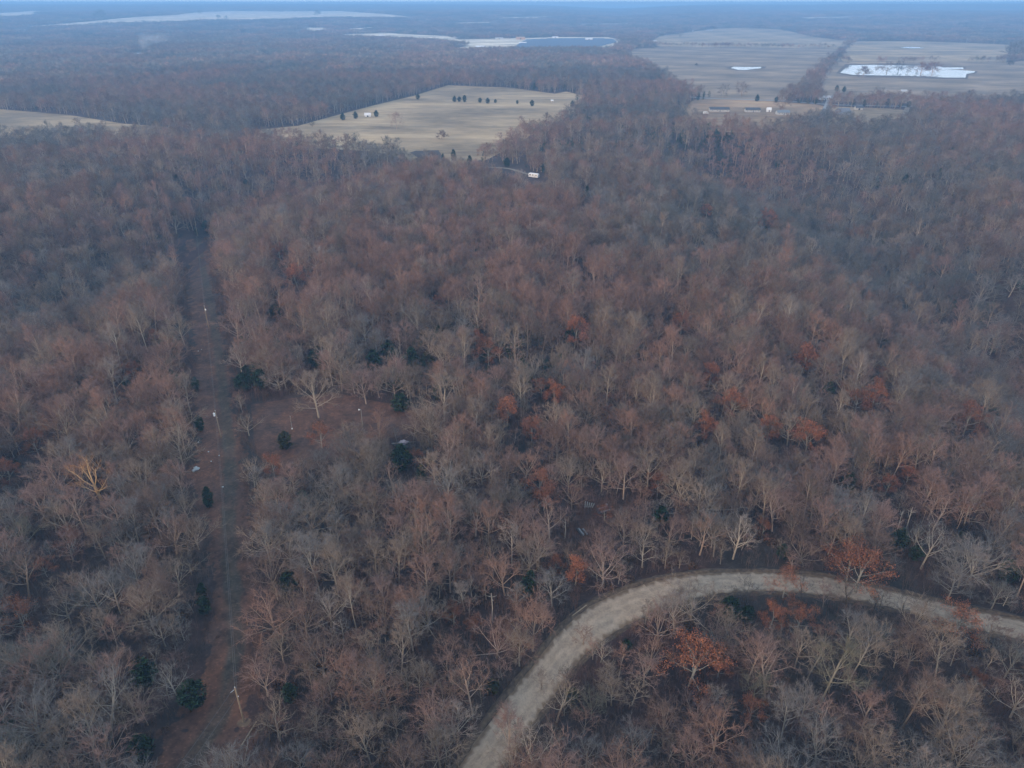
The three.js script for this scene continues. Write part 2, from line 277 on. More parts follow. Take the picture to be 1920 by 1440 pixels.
const lanes = [
  lane('highway', [[1225, 176], [1310, 184], [1400, 187.5], [1480, 191], [1560, 197], [1640, 199], [1720, 201], [1800, 206]], 9, laneMat),
  lane('driveway', [[1557, 180], [1551, 198], [1545, 210], [1538, 222]], 7, laneMat),
  lane('driveway', [[1702, 202], [1697, 212], [1693, 224]], 6, gravelLane),
  lane('grassy_lane', [[872, 310], [900, 314], [950, 317], [990, 328]], 3.5, gravelLane),
  lane('driveway', [[1478, 232], [1500, 240], [1560, 242]], 4, gravelLane),
];
// far ploughed strip under the solar panels
const solarPoly = boxed(G([[955, 94], [985, 76], [1040, 73], [1150, 74], [1158, 80], [1100, 95]]));
const tanKnolls = [[1094, 432, 16, 7], [925, 436, 18, 6]].map(([x, y, a, b]) => { const [cx, cz] = groundAt(x, y), p = []; const s = 1334 / project(cx, height(cx, cz), cz)[2]; for (let k = 0; k < 14; k++) { const t = k / 14 * 6.283, q = 0.8 + 0.4 * hash2(k, x); p.push([cx + Math.cos(t) * a / s * q, cz + Math.sin(t) * b / s * 3 * q]); } sheet('grassy_knoll', p, 0.25, straw.tan, 60, 12); return boxed(p); });

// ---------------------------------------------------------------- tree geometry
class Buf {
  constructor() { this.p = []; this.n = []; this.c = []; this.i = []; this.k = 0; }
  tube(pts, rad, sides, col) {                                    // a tapered limb; a last radius of 0 closes in a point
    const m = pts.length, base = this.k; let ux = 0, uy = 0, uz = 0;
    for (let s = 0; s < m; s++) {
      const a = pts[Math.max(0, s - 1)], b = pts[Math.min(m - 1, s + 1)];
      let tx = b[0] - a[0], ty = b[1] - a[1], tz = b[2] - a[2]; const tl = Math.hypot(tx, ty, tz) || 1; tx /= tl; ty /= tl; tz /= tl;
      if (!s) { if (Math.abs(ty) < 0.9) { ux = -tz; uy = 0; uz = tx; } else { ux = 1; uy = 0; uz = 0; } }
      let d = ux * tx + uy * ty + uz * tz; ux -= d * tx; uy -= d * ty; uz -= d * tz; d = Math.hypot(ux, uy, uz) || 1; ux /= d; uy /= d; uz /= d;
      const vx = ty * uz - tz * uy, vy = tz * ux - tx * uz, vz = tx * uy - ty * ux, tip = s === m - 1 && rad[s] === 0, cnt = tip ? 1 : sides;
      for (let q = 0; q < cnt; q++) {
        const t = q / sides * 6.2832, cs = Math.cos(t), sn = Math.sin(t), nx = ux * cs + vx * sn, ny = uy * cs + vy * sn, nz = uz * cs + vz * sn;
        this.p.push(pts[s][0] + nx * rad[s], pts[s][1] + ny * rad[s], pts[s][2] + nz * rad[s]);
        tip ? this.n.push(tx, ty, tz) : this.n.push(nx, ny, nz);
        this.c.push(col[0], col[1], col[2]); this.k++;
      }
    }
    for (let s = 0; s + 1 < m; s++) {
      const A = base + s * sides, B = A + sides, last = s === m - 2 && rad[m - 1] === 0;
      for (let q = 0; q < sides; q++) { const r = (q + 1) % sides; if (last) this.i.push(A + q, A + r, B); else this.i.push(A + q, A + r, B + q, A + r, B + r, B + q); }
    }
  }
  leaf(x, y, z, d, w, l, col, up = 0) {                             // a small leaf spray: one narrow triangle folded into two
    const r = d, a = r() * 6.283, e = up + (r() - 0.5) * 1.6, dx = Math.cos(a) * Math.cos(e), dy = Math.sin(e), dz = Math.sin(a) * Math.cos(e), b = r() * 6.283;
    let sx = -Math.sin(a), sy = 0, sz = Math.cos(a); const ux = dy * sz - dz * sy, uy = dz * sx - dx * sz, uz = dx * sy - dy * sx, cb = Math.cos(b), sb = Math.sin(b);
    sx = sx * cb + ux * sb; sy = uy * sb; sz = sz * cb + uz * sb;
    const nx = dy * sz - dz * sy, ny = dz * sx - dx * sz, nz = dx * sy - dy * sx, f = ny < 0 ? -1 : 1;
    this.p.push(x - sx * w, y - sy * w, z - sz * w, x + sx * w, y + sy * w, z + sz * w, x + dx * l, y + dy * l, z + dz * l);
    for (let q = 0; q < 3; q++) { this.n.push(nx * f, ny * f, nz * f); this.c.push(col[0], col[1], col[2]); }
    this.i.push(this.k, this.k + 1, this.k + 2); this.k += 3;
  }
  geometry() {
    const g = new THREE.BufferGeometry();
    g.setAttribute('position', new THREE.Float32BufferAttribute(this.p, 3)); g.setAttribute('normal', new THREE.Float32BufferAttribute(this.n, 3)); g.setAttribute('color', new THREE.Float32BufferAttribute(this.c, 3)); g.setIndex(this.i);
    return g;
  }
}
// A bare broad-leaved tree: trunk, main limbs, branches, branchlets and twigs. Returns the trunk with its limbs, and the crown of branches and twigs.
const LIMB = [0.37, 0.315, 0.25], TWIG = [0.190, 0.150, 0.130];
function bareTree(seed, o) {
  const r = rng(seed), T = new Buf(), K = new Buf(), tips = [];
  const jit = (s) => (r() - 0.5) * 2 * s;
  function path(x, y, z, dx, dy, dz, len, segs, wob, lift) {
    const pts = [[x, y, z]]; let a = dx, b = dy, c = dz;
    for (let s = 0; s < segs; s++) { a += jit(wob); b += jit(wob) * 0.7 + lift; c += jit(wob); const l = Math.hypot(a, b, c); a /= l; b /= l; c /= l; const q = len / segs; x += a * q; y += b * q; z += c * q; pts.push([x, y, z]); }
    return pts;
  }
  const along = (pts, t) => { const f = t * (pts.length - 1), i = Math.min(pts.length - 2, Math.floor(f)), q = f - i, A = pts[i], B = pts[i + 1], d = [B[0] - A[0], B[1] - A[1], B[2] - A[2]], l = Math.hypot(...d); return [[A[0] + d[0] * q, A[1] + d[1] * q, A[2] + d[2] * q], [d[0] / l, d[1] / l, d[2] / l]]; };
  const tilt = (d, ang, az) => { let ux, uy = 0, uz; if (Math.abs(d[1]) < 0.95) { const l = Math.hypot(d[0], d[2]); ux = -d[2] / l; uz = d[0] / l; } else { ux = 1; uz = 0; } const vx = d[1] * uz - d[2] * uy, vy = d[2] * ux - d[0] * uz, vz = d[0] * uy - d[1] * ux, c = Math.cos(ang), s = Math.sin(ang), ca = Math.cos(az), sa = Math.sin(az); return [d[0] * c + (ux * ca + vx * sa) * s, d[1] * c + (uy * ca + vy * sa) * s, d[2] * c + (uz * ca + vz * sa) * s]; };
  const sh = (c, k) => [c[0] * k, c[1] * k, c[2] * k];
  const twigs = (pts, n, len) => { for (let q = 0; q < n; q++) { const [P, D] = along(pts, 0.15 + 0.85 * r()), d = tilt(D, 0.25 + r() * 0.65, r() * 6.283); d[1] += 0.14; const l = Math.hypot(...d), L = len * (0.6 + 0.7 * r()); K.tube([P, [P[0] + d[0] / l * L, P[1] + d[1] / l * L, P[2] + d[2] / l * L]], [o.twigR * (0.75 + 0.5 * r()), 0], 3, sh(o.twig ?? TWIG, 0.8 + 0.4 * r())); } };
  const H = o.H, fork = H * o.fork, lean = [jit(0.1), 1, jit(0.1)];
  const trunk = path(0, -0.35, 0, ...lean, fork + 0.35, 4, 0.05, 0.05), R0 = o.R;
  T.tube(trunk, [R0 * 1.25, R0, R0 * 0.92, R0 * 0.86, R0 * 0.8], 6, LIMB);
  const n1 = o.limbs, az0 = r() * 6.283, cy = H * o.mid, ax = o.W / 2, ay = H - cy;
  for (let a = 0; a < n1; a++) {
    const f = a / (n1 - 1), [P] = along(trunk, Math.min(0.999, mix(o.first, 1, f))), az = az0 + a * 2.4 + jit(0.4), steep = mix(o.spread, 0.15, Math.pow(f, 1.15)) + jit(0.14), d = tilt([0, 1, 0], steep, az);
    let L1 = 1; { const A = (d[0] * d[0] + d[2] * d[2]) / (ax * ax) + d[1] * d[1] / (ay * ay), B = d[1] * (P[1] - cy) / (ay * ay), Cc = (P[1] - cy) ** 2 / (ay * ay) - 1, D = B * B - A * Cc; L1 = D > 0 ? Math.max(1.5, (-B + Math.sqrt(D)) / A) : 2; }
    L1 *= 0.88 * (0.78 + 0.34 * r());
    const p1 = path(...P, ...d, L1, 4, 0.17, o.lift), r1 = R0 * (0.5 - 0.16 * f) * (0.8 + 0.3 * r());
    T.tube(p1, [r1, r1 * 0.8, r1 * 0.6, r1 * 0.42, r1 * 0.2], 4, sh(LIMB, 0.92 + 0.2 * r()));
    twigs(p1.slice(3), 5, o.twigL);
    for (let b = 0; b < o.n2; b++) {
      const t2 = 0.3 + 0.68 * Math.pow((b + r() * 0.8) / o.n2, 0.8), [P2, D2] = along(p1, Math.min(0.98, t2)), d2 = tilt(D2, 0.5 + 0.45 * r(), az + b * 2.4 + jit(0.5));
      const L2 = L1 * (0.56 - 0.26 * t2) * (0.8 + 0.4 * r()), p2 = path(...P2, ...d2, L2, 3, 0.2, 0.07), r2 = r1 * (0.52 - 0.3 * t2);
      K.tube(p2, [r2, r2 * 0.75, r2 * 0.5, r2 * 0.25], 3, sh(LIMB, 0.8 + 0.25 * r()));
      twigs(p2, o.tw2, o.twigL);
      for (let c = 0; c < o.n3; c++) {
        const t3 = 0.25 + 0.72 * (c + r()) / o.n3, [P3, D3] = along(p2, Math.min(0.98, t3)), d3 = tilt(D3, 0.45 + 0.5 * r(), r() * 6.283), L3 = Math.max(0.7, L2 * (0.6 - 0.25 * t3)), p3 = path(...P3, ...d3, L3, 2, 0.2, 0.08), r3 = Math.max(o.twigR, r2 * 0.45);
        K.tube([p3[0], p3[1], p3[2]], [r3, r3 * 0.7, 0], 3, sh(mix3(LIMB, TWIG, 0.5), 0.85 + 0.3 * r()));
        twigs(p3, o.tw3, o.twigL);
        tips.push(p3[2], p3[1]);
      }
    }
  }
  const ys = K.p.filter((_, i) => i % 3 === 1).sort((a, b) => a - b), kx = o.W / crownWidth(K.p), ky = H / ys[Math.floor(ys.length * 0.995)];   // to the surveyed height and crown width
  const fit = (g) => g.scale(kx, ky, kx);
  for (const p of tips) { p[0] *= kx; p[1] *= ky; p[2] *= kx; }
  return { trunk: fit(T.geometry()), crown: fit(K.geometry()), tips, H, width: o.W, tris: (T.i.length + K.i.length) / 3 };
}
function mix3(a, b, t) { return [mix(a[0], b[0], t), mix(a[1], b[1], t), mix(a[2], b[2], t)]; }
function crownWidth(p) { const a = []; for (let i = 0; i < p.length; i += 21) a.push(Math.hypot(p[i], p[i + 2])); a.sort((x, y) => x - y); return 2 * a[Math.floor(a.length * 0.93)]; }
const BASE = { H: 11.6, W: 10.2, fork: 0.55, first: 0.42, mid: 0.56, R: 0.155, limbs: 11, spread: 1.2, lift: 0.07, n2: 5, n3: 4, tw2: 2, tw3: 6, twigL: 1.05, twigR: 0.018 };
const FORMS = {
  spreading: [[11, { W: 12.4, H: 10.2, fork: 0.42, first: 0.5, limbs: 12, spread: 1.3, R: 0.19 }], [12, { W: 11.8, H: 10.7, fork: 0.4, first: 0.55, limbs: 11, spread: 1.2, R: 0.18, lift: 0.1 }], [13, { W: 12.9, H: 9.8, fork: 0.36, first: 0.5, limbs: 12, spread: 1.35, R: 0.19, lift: 0.1 }], [14, { W: 11.3, H: 11.2, fork: 0.48, spread: 1.15, limbs: 12 }]],
  rounded: [[21, {}], [22, { W: 10.6, fork: 0.5, first: 0.5, spread: 1.1 }], [23, { W: 9.7, fork: 0.6, limbs: 12 }], [24, { W: 10.2, H: 12.6, fork: 0.5, first: 0.55, spread: 1.0 }], [25, { W: 9.3, H: 11.2, spread: 1.25, lift: 0.03 }], [26, { W: 10.2, H: 11.2, fork: 0.35, first: 0.6, spread: 0.95, limbs: 10 }]],
  slender: [[31, { W: 7.5, H: 14.0, fork: 0.68, first: 0.5, mid: 0.64, limbs: 11, spread: 0.9, R: 0.13 }], [32, { W: 6.8, H: 14.4, fork: 0.7, first: 0.55, mid: 0.68, limbs: 10, spread: 0.8, R: 0.13 }], [33, { W: 7.9, H: 13.5, fork: 0.6, first: 0.5, mid: 0.62, limbs: 10, spread: 0.85, R: 0.135 }]],
  sparse: [[41, { W: 10.2, H: 12.1, limbs: 9, n3: 3, tw3: 3, tw2: 1, R: 0.17 }], [42, { W: 11.3, H: 10.7, fork: 0.42, first: 0.5, limbs: 9, n3: 3, tw3: 3, tw2: 1, R: 0.18, spread: 1.25 }], [43, { W: 8.4, H: 13.5, fork: 0.62, first: 0.5, limbs: 8, n3: 3, tw3: 3, tw2: 1, spread: 0.95 }]],
};
const bare = {}, variants = [];
for (const [form, list] of Object.entries(FORMS)) bare[form] = list.map(([seed, o]) => { const t = bareTree(seed, { ...BASE, ...o }); t.form = form; t.id = variants.push(t) - 1; return t; });
const sycamore = bareTree(77, { ...BASE, H: 12.5, W: 10, fork: 0.4, first: 0.4, limbs: 8, R: 0.34, n2: 4, n3: 4, tw3: 5, tw2: 3, twig: [0.22, 0.13, 0.075] });
// rust-leaved oaks
function leafyTree(seed, o, n, size, A, B) {
  const t = bareTree(seed, { ...BASE, n3: 4, tw3: 1, tw2: 1, ...o }), r = rng(seed + 500), L = new Buf();
  for (let q = 0; q < n; q++) {
    const p = t.tips[Math.floor(r() * t.tips.length)], f = r(), col = mix3(A, B, r()), k = 0.75 + 0.5 * f, s = 0.9 * Math.pow(r(), 0.6), a = r() * 6.283, b = Math.acos(2 * r() - 1);
    L.leaf(p[0] + s * Math.sin(b) * Math.cos(a), p[1] + s * Math.cos(b) * 0.8, p[2] + s * Math.sin(b) * Math.sin(a), r, size * (0.6 + 0.5 * r()), size * (1.4 + r()), [col[0] * k, col[1] * k, col[2] * k]);
  }
  return { ...t, leaves: L.geometry() };
}
const RUST_A = [0.60, 0.200, 0.080], RUST_B = [0.43, 0.145, 0.066];
const rusty = [leafyTree(51, { H: 9.5, W: 9, limbs: 9 }, 7500, 0.075, RUST_A, RUST_B), leafyTree(52, { H: 10.5, W: 7.6, limbs: 9 }, 7500, 0.075, RUST_A, RUST_B), leafyTree(53, { H: 8.5, W: 4.6, limbs: 8 }, 5000, 0.075, RUST_A, RUST_B), leafyTree(54, { H: 9.5, W: 9, limbs: 9 }, 5000, 0.075, RUST_A, RUST_B)];
// cedars
function cedarTree(seed, H, W, n, olive = 0) {
  const r = rng(seed), T = new Buf(), L = new Buf();
  T.tube([[0, -0.3, 0], [0.05, H * 0.4, 0], [0, H * 0.93, 0.04]], [0.16, 0.11, 0.02], 5, [0.16, 0.11, 0.085]);
  const half = (t) => W / 2 * Math.pow(Math.sin(Math.min(1, (t + 0.16) / 1.16) * Math.PI * 0.98), 0.7) * (1 - 0.4 * t), boughs = Math.round(n / 34);
  for (let b = 0; b < boughs; b++) {
    const t = Math.pow((b + r()) / boughs, 1.1), a = r() * 6.283, R = half(t) * (0.66 + 0.5 * r()), y = 0.3 + t * (H - 0.7), up = R * (0.2 + 0.35 * r()), tone = 0.55 + 0.85 * r(), ca = Math.cos(a), sa = Math.sin(a);
    T.tube([[0, y, 0], [ca * R, y + up, sa * R]], [0.03, 0], 3, [0.12, 0.09, 0.07]);
    for (let q = 0; q < 34; q++) {
      const f = 0.3 + 0.72 * Math.sqrt(r()), w = 0.32 * R * (1.15 - f) + 0.18, c = tone * (0.75 + 0.5 * r());
      L.leaf(ca * R * f + (r() - 0.5) * 2 * w, y + up * f + (r() - 0.35) * w, sa * R * f + (r() - 0.5) * 2 * w, r, 0.06 + 0.07 * r(), 0.35 + 0.4 * r(), [mix(0.030, 0.07, olive) * c, mix(0.062, 0.072, olive) * c, mix(0.022, 0.024, olive) * c], 0.5);
    }
  }
  return { trunk: T.geometry(), crown: L.geometry(), H, width: W };
}
const cedars = [cedarTree(61, 8, 4.6, 3000), cedarTree(62, 7, 5.2, 3000), cedarTree(63, 9, 4.0, 3000), cedarTree(64, 6, 4.6, 2600, 0.8)];

// ---------------------------------------------------------------- where trees stand
const TONES = {                                                    // multiplies the bark and twig colours
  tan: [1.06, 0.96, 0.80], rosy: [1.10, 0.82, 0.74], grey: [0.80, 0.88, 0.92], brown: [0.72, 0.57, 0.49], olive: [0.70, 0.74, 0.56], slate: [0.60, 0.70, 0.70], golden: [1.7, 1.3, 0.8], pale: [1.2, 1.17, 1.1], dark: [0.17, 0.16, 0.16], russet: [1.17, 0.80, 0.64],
};
const hashGrid = new Map(), CELL = 8;
const key = (x, z) => Math.floor(x / CELL) + ',' + Math.floor(z / CELL);
function occupy(x, z, r) { const k = key(x, z); if (!hashGrid.has(k)) hashGrid.set(k, []); hashGrid.get(k).push([x, z, r]); }
function near(x, z, r) { const i = Math.floor(x / CELL), j = Math.floor(z / CELL); for (let a = -1; a < 2; a++) for (let b = -1; b < 2; b++) for (const q of hashGrid.get((i + a) + ',' + (j + b)) ?? []) if (Math.hypot(x - q[0], z - q[1]) < Math.min(r, q[2])) return true; return false; }
// placed by survey: crown centre and crown width in the photograph
function stand(px, py, wide, H, width) {                             // -> base point and scale of a tree whose crown is seen there
  let s = 1, p;
  for (let k = 0; k < 3; k++) { p = groundAt(px, py, H * 0.62 * s); const m = project(p[0], height(...p) + H * 0.62 * s, p[1])[2] / FOCAL * wide; s = clamp(1.12 * m / width, 0.5, 1.6); }
  return [p[0], p[1], s];
}
const BARE = [ // px, py, width, form, tone
  [180, 1240, 95, 'spreading', 'tan'], [245, 1318, 84, 'spreading', 'tan'], [325, 1275, 64, 'sparse', 'grey'], [285, 1225, 44, 'sparse', 'tan'], [160, 1315, 60, 'rounded', 'tan'], [232, 1085, 56, 'spreading', 'grey'], [265, 1038, 60, 'sparse', 'grey'], [208, 1065, 46, 'sparse', 'tan'], [310, 1062, 44, 'rounded', 'tan'], [352, 1052, 54, 'sparse', 'tan'], [125, 1020, 76, 'spreading', 'rosy'], [190, 1165, 62, 'rounded', 'tan'], [95, 1200, 50, 'sparse', 'grey'], [300, 1178, 58, 'rounded', 'grey'],
  [540, 1025, 84, 'spreading', 'pale'], [592, 1010, 64, 'spreading', 'tan'], [525, 1210, 58, 'rounded', 'tan'], [515, 1345, 84, 'sparse', 'tan'], [590, 1352, 58, 'rounded', 'tan'], [422, 1425, 42, 'sparse', 'tan'], [580, 1215, 46, 'rounded', 'grey'], [600, 1290, 60, 'rounded', 'rosy'], [560, 1420, 70, 'rounded', 'grey'],
  [742, 990, 66, 'rounded', 'rosy'], [700, 1030, 50, 'slender', 'tan'], [886, 1030, 50, 'rounded', 'russet'], [960, 1015, 48, 'slender', 'pale'], [1032, 975, 58, 'sparse', 'rosy'], [870, 1110, 42, 'slender', 'pale'], [965, 1122, 36, 'slender', 'grey'], [1036, 1098, 64, 'rounded', 'grey'], [770, 1165, 66, 'slender', 'grey'], [690, 1215, 74, 'rounded', 'tan'], [842, 1215, 60, 'rounded', 'russet'], [785, 1270, 66, 'spreading', 'tan'], [866, 1270, 58, 'spreading', 'grey'], [742, 1345, 62, 'rounded', 'tan'], [688, 1385, 66, 'slender', 'tan'], [660, 1120, 60, 'slender', 'tan'], [640, 1175, 50, 'sparse', 'grey'], [720, 1100, 54, 'slender', 'rosy'], [800, 1085, 56, 'slender', 'rosy'], [770, 1410, 60, 'rounded', 'brown'],
  [1208, 1030, 56, 'sparse', 'pale'], [1166, 970, 50, 'sparse', 'grey'], [1250, 948, 48, 'sparse', 'pale'], [985, 865, 76, 'spreading', 'russet'], [1068, 885, 66, 'rounded', 'tan'], [1130, 885, 58, 'rounded', 'tan'], [800, 780, 84, 'rounded', 'tan'], [830, 735, 84, 'rounded', 'tan'], [700, 845, 62, 'spreading', 'tan'], [735, 885, 42, 'sparse', 'rosy'], [672, 925, 80, 'spreading', 'tan'], [630, 945, 66, 'spreading', 'tan'], [590, 728, 80, 'rounded', 'tan'], [682, 715, 72, 'spreading', 'rosy'], [738, 712, 72, 'spreading', 'tan'], [650, 640, 62, 'spreading', 'grey'], [760, 625, 50, 'rounded', 'rosy'], [806, 640, 50, 'rounded', 'tan'], [440, 605, 62, 'spreading', 'rosy'], [486, 612, 52, 'spreading', 'pale'], [446, 670, 52, 'rounded', 'pale'], [462, 792, 46, 'sparse', 'tan'], [326, 785, 80, 'rounded', 'tan'], [345, 725, 46, 'slender', 'tan'], [312, 640, 60, 'rounded', 'tan'], [338, 610, 50, 'rounded', 'tan'], [535, 640, 46, 'sparse', 'rosy'], [742, 668, 44, 'sparse', 'pale'], [350, 950, 50, 'rounded', 'tan'], [272, 885, 80, 'rounded', 'tan'], [235, 855, 60, 'rounded', 'tan'], [110, 850, 70, 'rounded', 'tan'], [80, 920, 54, 'sparse', 'rosy'], [20, 800, 56, 'sparse', 'russet'], [215, 950, 80, 'rounded', 'rosy'], [15, 960, 60, 'rounded', 'grey'], [40, 1000, 60, 'rounded', 'olive'],
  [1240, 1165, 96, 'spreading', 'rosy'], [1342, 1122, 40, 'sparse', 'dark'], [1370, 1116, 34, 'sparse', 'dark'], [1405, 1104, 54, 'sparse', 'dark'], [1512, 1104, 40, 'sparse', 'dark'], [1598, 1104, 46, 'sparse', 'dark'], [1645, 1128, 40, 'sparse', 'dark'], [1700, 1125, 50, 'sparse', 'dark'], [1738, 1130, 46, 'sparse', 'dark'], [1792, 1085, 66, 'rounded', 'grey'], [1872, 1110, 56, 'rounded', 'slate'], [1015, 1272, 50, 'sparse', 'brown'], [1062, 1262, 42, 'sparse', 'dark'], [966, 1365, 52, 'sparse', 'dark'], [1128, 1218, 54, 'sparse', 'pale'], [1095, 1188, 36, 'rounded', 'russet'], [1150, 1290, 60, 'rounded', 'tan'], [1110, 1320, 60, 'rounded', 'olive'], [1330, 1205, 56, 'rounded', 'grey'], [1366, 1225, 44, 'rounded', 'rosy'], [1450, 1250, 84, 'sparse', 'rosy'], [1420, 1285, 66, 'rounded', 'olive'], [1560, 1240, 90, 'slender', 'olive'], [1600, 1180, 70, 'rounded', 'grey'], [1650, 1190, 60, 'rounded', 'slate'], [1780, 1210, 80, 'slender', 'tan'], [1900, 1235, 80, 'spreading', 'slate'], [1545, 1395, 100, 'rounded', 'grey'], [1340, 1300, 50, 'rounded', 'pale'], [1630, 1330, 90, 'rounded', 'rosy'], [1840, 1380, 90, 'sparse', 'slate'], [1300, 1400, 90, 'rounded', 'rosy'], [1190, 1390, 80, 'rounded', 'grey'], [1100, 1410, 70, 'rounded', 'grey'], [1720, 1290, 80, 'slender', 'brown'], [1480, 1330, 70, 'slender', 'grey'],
  [475, 362, 26, 'sparse', 'pale'], [498, 356, 26, 'sparse', 'pale'], [516, 356, 26, 'sparse', 'pale'], [534, 384, 24, 'sparse', 'pale'], [547, 380, 22, 'sparse', 'pale'], [590, 402, 24, 'sparse', 'pale'], [1476, 590, 44, 'slender', 'pale'], [1610, 690, 40, 'slender', 'pale'], [1720, 1000, 60, 'sparse', 'slate'], [1800, 1030, 60, 'sparse', 'grey'], [1590, 660, 50, 'rounded', 'tan'], [700, 545, 46, 'sparse', 'pale'], [790, 510, 50, 'rounded', 'tan'], [830, 492, 48, 'rounded', 'tan'], [1490, 380, 50, 'rounded', 'rosy'], [1560, 410, 60, 'rounded', 'rosy'], [1610, 440, 50, 'rounded', 'russet'], [1700, 480, 60, 'rounded', 'rosy'], [1770, 500, 50, 'rounded', 'rosy'], [1840, 540, 60, 'rounded', 'grey'], [742, 222, 26, 'rounded', 'rosy'],
];
const RUST = [ // px, py, width, variant, brightness
  [1300, 1235, 104, 0, 0.8], [1618, 1062, 92, 3, 0.72], [1600, 1045, 80, 3, 0.6], [1475, 1088, 62, 3, 0.75], [1450, 1148, 44, 1, 0.95], [1502, 1155, 56, 3, 0.85], [1080, 1065, 34, 2, 1.15], [950, 765, 32, 2, 1.25], [1016, 722, 34, 0, 1.1], [1041, 732, 36, 1, 1.2], [1078, 616, 44, 1, 1.15], [915, 655, 48, 3, 0.95], [897, 632, 28, 1, 0.9], [1370, 752, 52, 0, 1.0], [1325, 795, 42, 1, 0.95], [1442, 797, 40, 1, 1.1], [1520, 812, 58, 0, 1.1], [1508, 668, 34, 2, 0.85], [1332, 700, 28, 2, 0.9], [1645, 738, 46, 1, 0.8], [1610, 748, 46, 3, 0.7], [1818, 780, 60, 3, 0.75], [1706, 886, 32, 0, 0.95], [1665, 905, 32, 1, 0.8], [556, 515, 42, 0, 1.15], [1437, 407, 30, 1, 1.0], [1327, 392, 22, 0, 1.0], [1010, 905, 56, 3, 0.85], [1020, 930, 46, 0, 0.75], [998, 800, 36, 1, 0.95], [510, 868, 34, 1, 0.85], [600, 812, 46, 3, 0.75], [32, 1150, 70, 3, 0.7], [8, 880, 46, 0, 0.8], [62, 825, 50, 3, 0.7], [246, 692, 36, 3, 0.8], [1432, 988, 36, 3, 0.7], [1800, 1157, 76, 3, 0.9], [1830, 1268, 34, 1, 0.7], [1412, 1325, 52, 3, 0.8], [778, 855, 34, 3, 0.85], [524, 470, 24, 1, 0.9], [1040, 1055, 36, 3, 0.7], [1135, 960, 30, 3, 0.6], [850, 1150, 44, 3, 0.6], [890, 1170, 36, 3, 0.6], [1235, 905, 44, 3, 0.65], [1140, 770, 28, 3, 0.8], [818, 565, 22, 1, 0.9], [1650, 700, 30, 3, 0.7], [80, 1060, 40, 3, 0.9], [130, 1010, 50, 3, 0.6], [1280, 600, 30, 1, 0.7], [290, 630, 30, 3, 0.7], [1350, 1250, 40, 3, 0.9],
];
const CEDARS = [ // px, py, width, variant
  [990, 1085, 34, 2], [472, 682, 52, 1], [452, 702, 44, 1], [538, 1082, 42, 1], [265, 1255, 56, 1], [356, 1290, 62, 1], [378, 1124, 28, 2], [262, 1396, 52, 1], [534, 820, 34, 3], [386, 925, 24, 2], [371, 786, 20, 2], [363, 712, 18, 2], [924, 1280, 34, 3], [700, 668, 46, 1], [590, 668, 30, 1], [748, 738, 52, 1], [728, 655, 36, 1], [800, 662, 42, 3], [565, 925, 30, 1], [1592, 900, 34, 1], [1690, 1008, 40, 1], [1802, 1000, 22, 3], [1895, 1062, 46, 1], [1720, 1030, 32, 1], [515, 575, 30, 3], [386, 418, 24, 1], [752, 852, 52, 1], [790, 880, 24, 2], [1240, 960, 38, 1], [1556, 724, 26, 2], [1820, 722, 32, 2], [10, 1352, 26, 1], [542, 1294, 38, 1], [1075, 1300, 34, 3], [1470, 1032, 28, 1], [1176, 1205, 26, 1], [485, 705, 36, 1], [770, 668, 36, 1], [375, 1100, 20, 2], [1370, 1135, 44, 1], [1400, 1145, 34, 1], [30, 870, 20, 3],
  [1005, 255, 22, 1], [1018, 246, 22, 1], [1034, 240, 24, 1], [1050, 236, 22, 1], [1064, 228, 18, 2], [1192, 246, 24, 1], [1212, 238, 24, 1], [1240, 250, 18, 1], [1330, 250, 24, 1], [1345, 246, 22, 1], [1362, 253, 20, 1], [1020, 312, 16, 1], [880, 296, 18, 2], [850, 286, 12, 2], [830, 292, 8, 2], [783, 177, 18, 1], [852, 182, 11, 1], [861, 181, 12, 1], [871, 182, 12, 1], [900, 185, 9, 1], [914, 186, 10, 1], [929, 187, 7, 1], [970, 190, 6, 1], [998, 189, 18, 1], [1073, 190, 34, 1], [642, 214, 20, 1], [666, 211, 14, 1], [705, 208, 20, 1], [1570, 163, 22, 1], [1584, 164, 18, 1], [1500, 183, 14, 1], [1515, 183, 16, 1], [1530, 185, 16, 1], [1600, 188, 14, 1], [1622, 188, 14, 0], [1666, 189, 14, 1], [1690, 190, 16, 1], [1706, 192, 12, 1], [1420, 182, 10, 1], [1456, 184, 9, 1], [950, 300, 16, 1], [1150, 285, 14, 1], [1460, 300, 18, 1], [1540, 320, 18, 2], [1700, 330, 18, 2], [1100, 355, 14, 2], [330, 330, 14, 1], [460, 340, 16, 1], [560, 270, 12, 1],
];
const placed = { bare: [], rust: [], cedar: [] }, pick = rng(4242);
const formOf = (f) => bare[f][Math.floor(pick() * bare[f].length)];
for (const [px, py, w, form, tone] of BARE) { const v = formOf(form), [x, z, s] = stand(px, py, w, v.H, v.width); placed.bare.push({ x, z, s, v, tone, turn: pick() * 6.283, first: true }); occupy(x, z, 5); }
{ const [x, z, s] = stand(175, 888, 74, sycamore.H, sycamore.width); placed.sycamore = { x, z, s }; occupy(x, z, 6); }
for (const [px, py, w, k, b] of RUST) { const v = rusty[k], [x, z, s] = stand(px, py, w, v.H, v.width); placed.rust.push({ x, z, s, v, b, turn: pick() * 6.283 }); occupy(x, z, 4); }
for (const [px, py, w, k] of CEDARS) { const v = cedars[k], [x, z, s] = stand(px, py, w * 0.85, v.H, v.width); placed.cedar.push({ x, z, s: Math.min(s, 1.35), v, h: 0.72 + 0.3 * pick(), turn: pick() * 6.283 }); occupy(x, z, 3); }

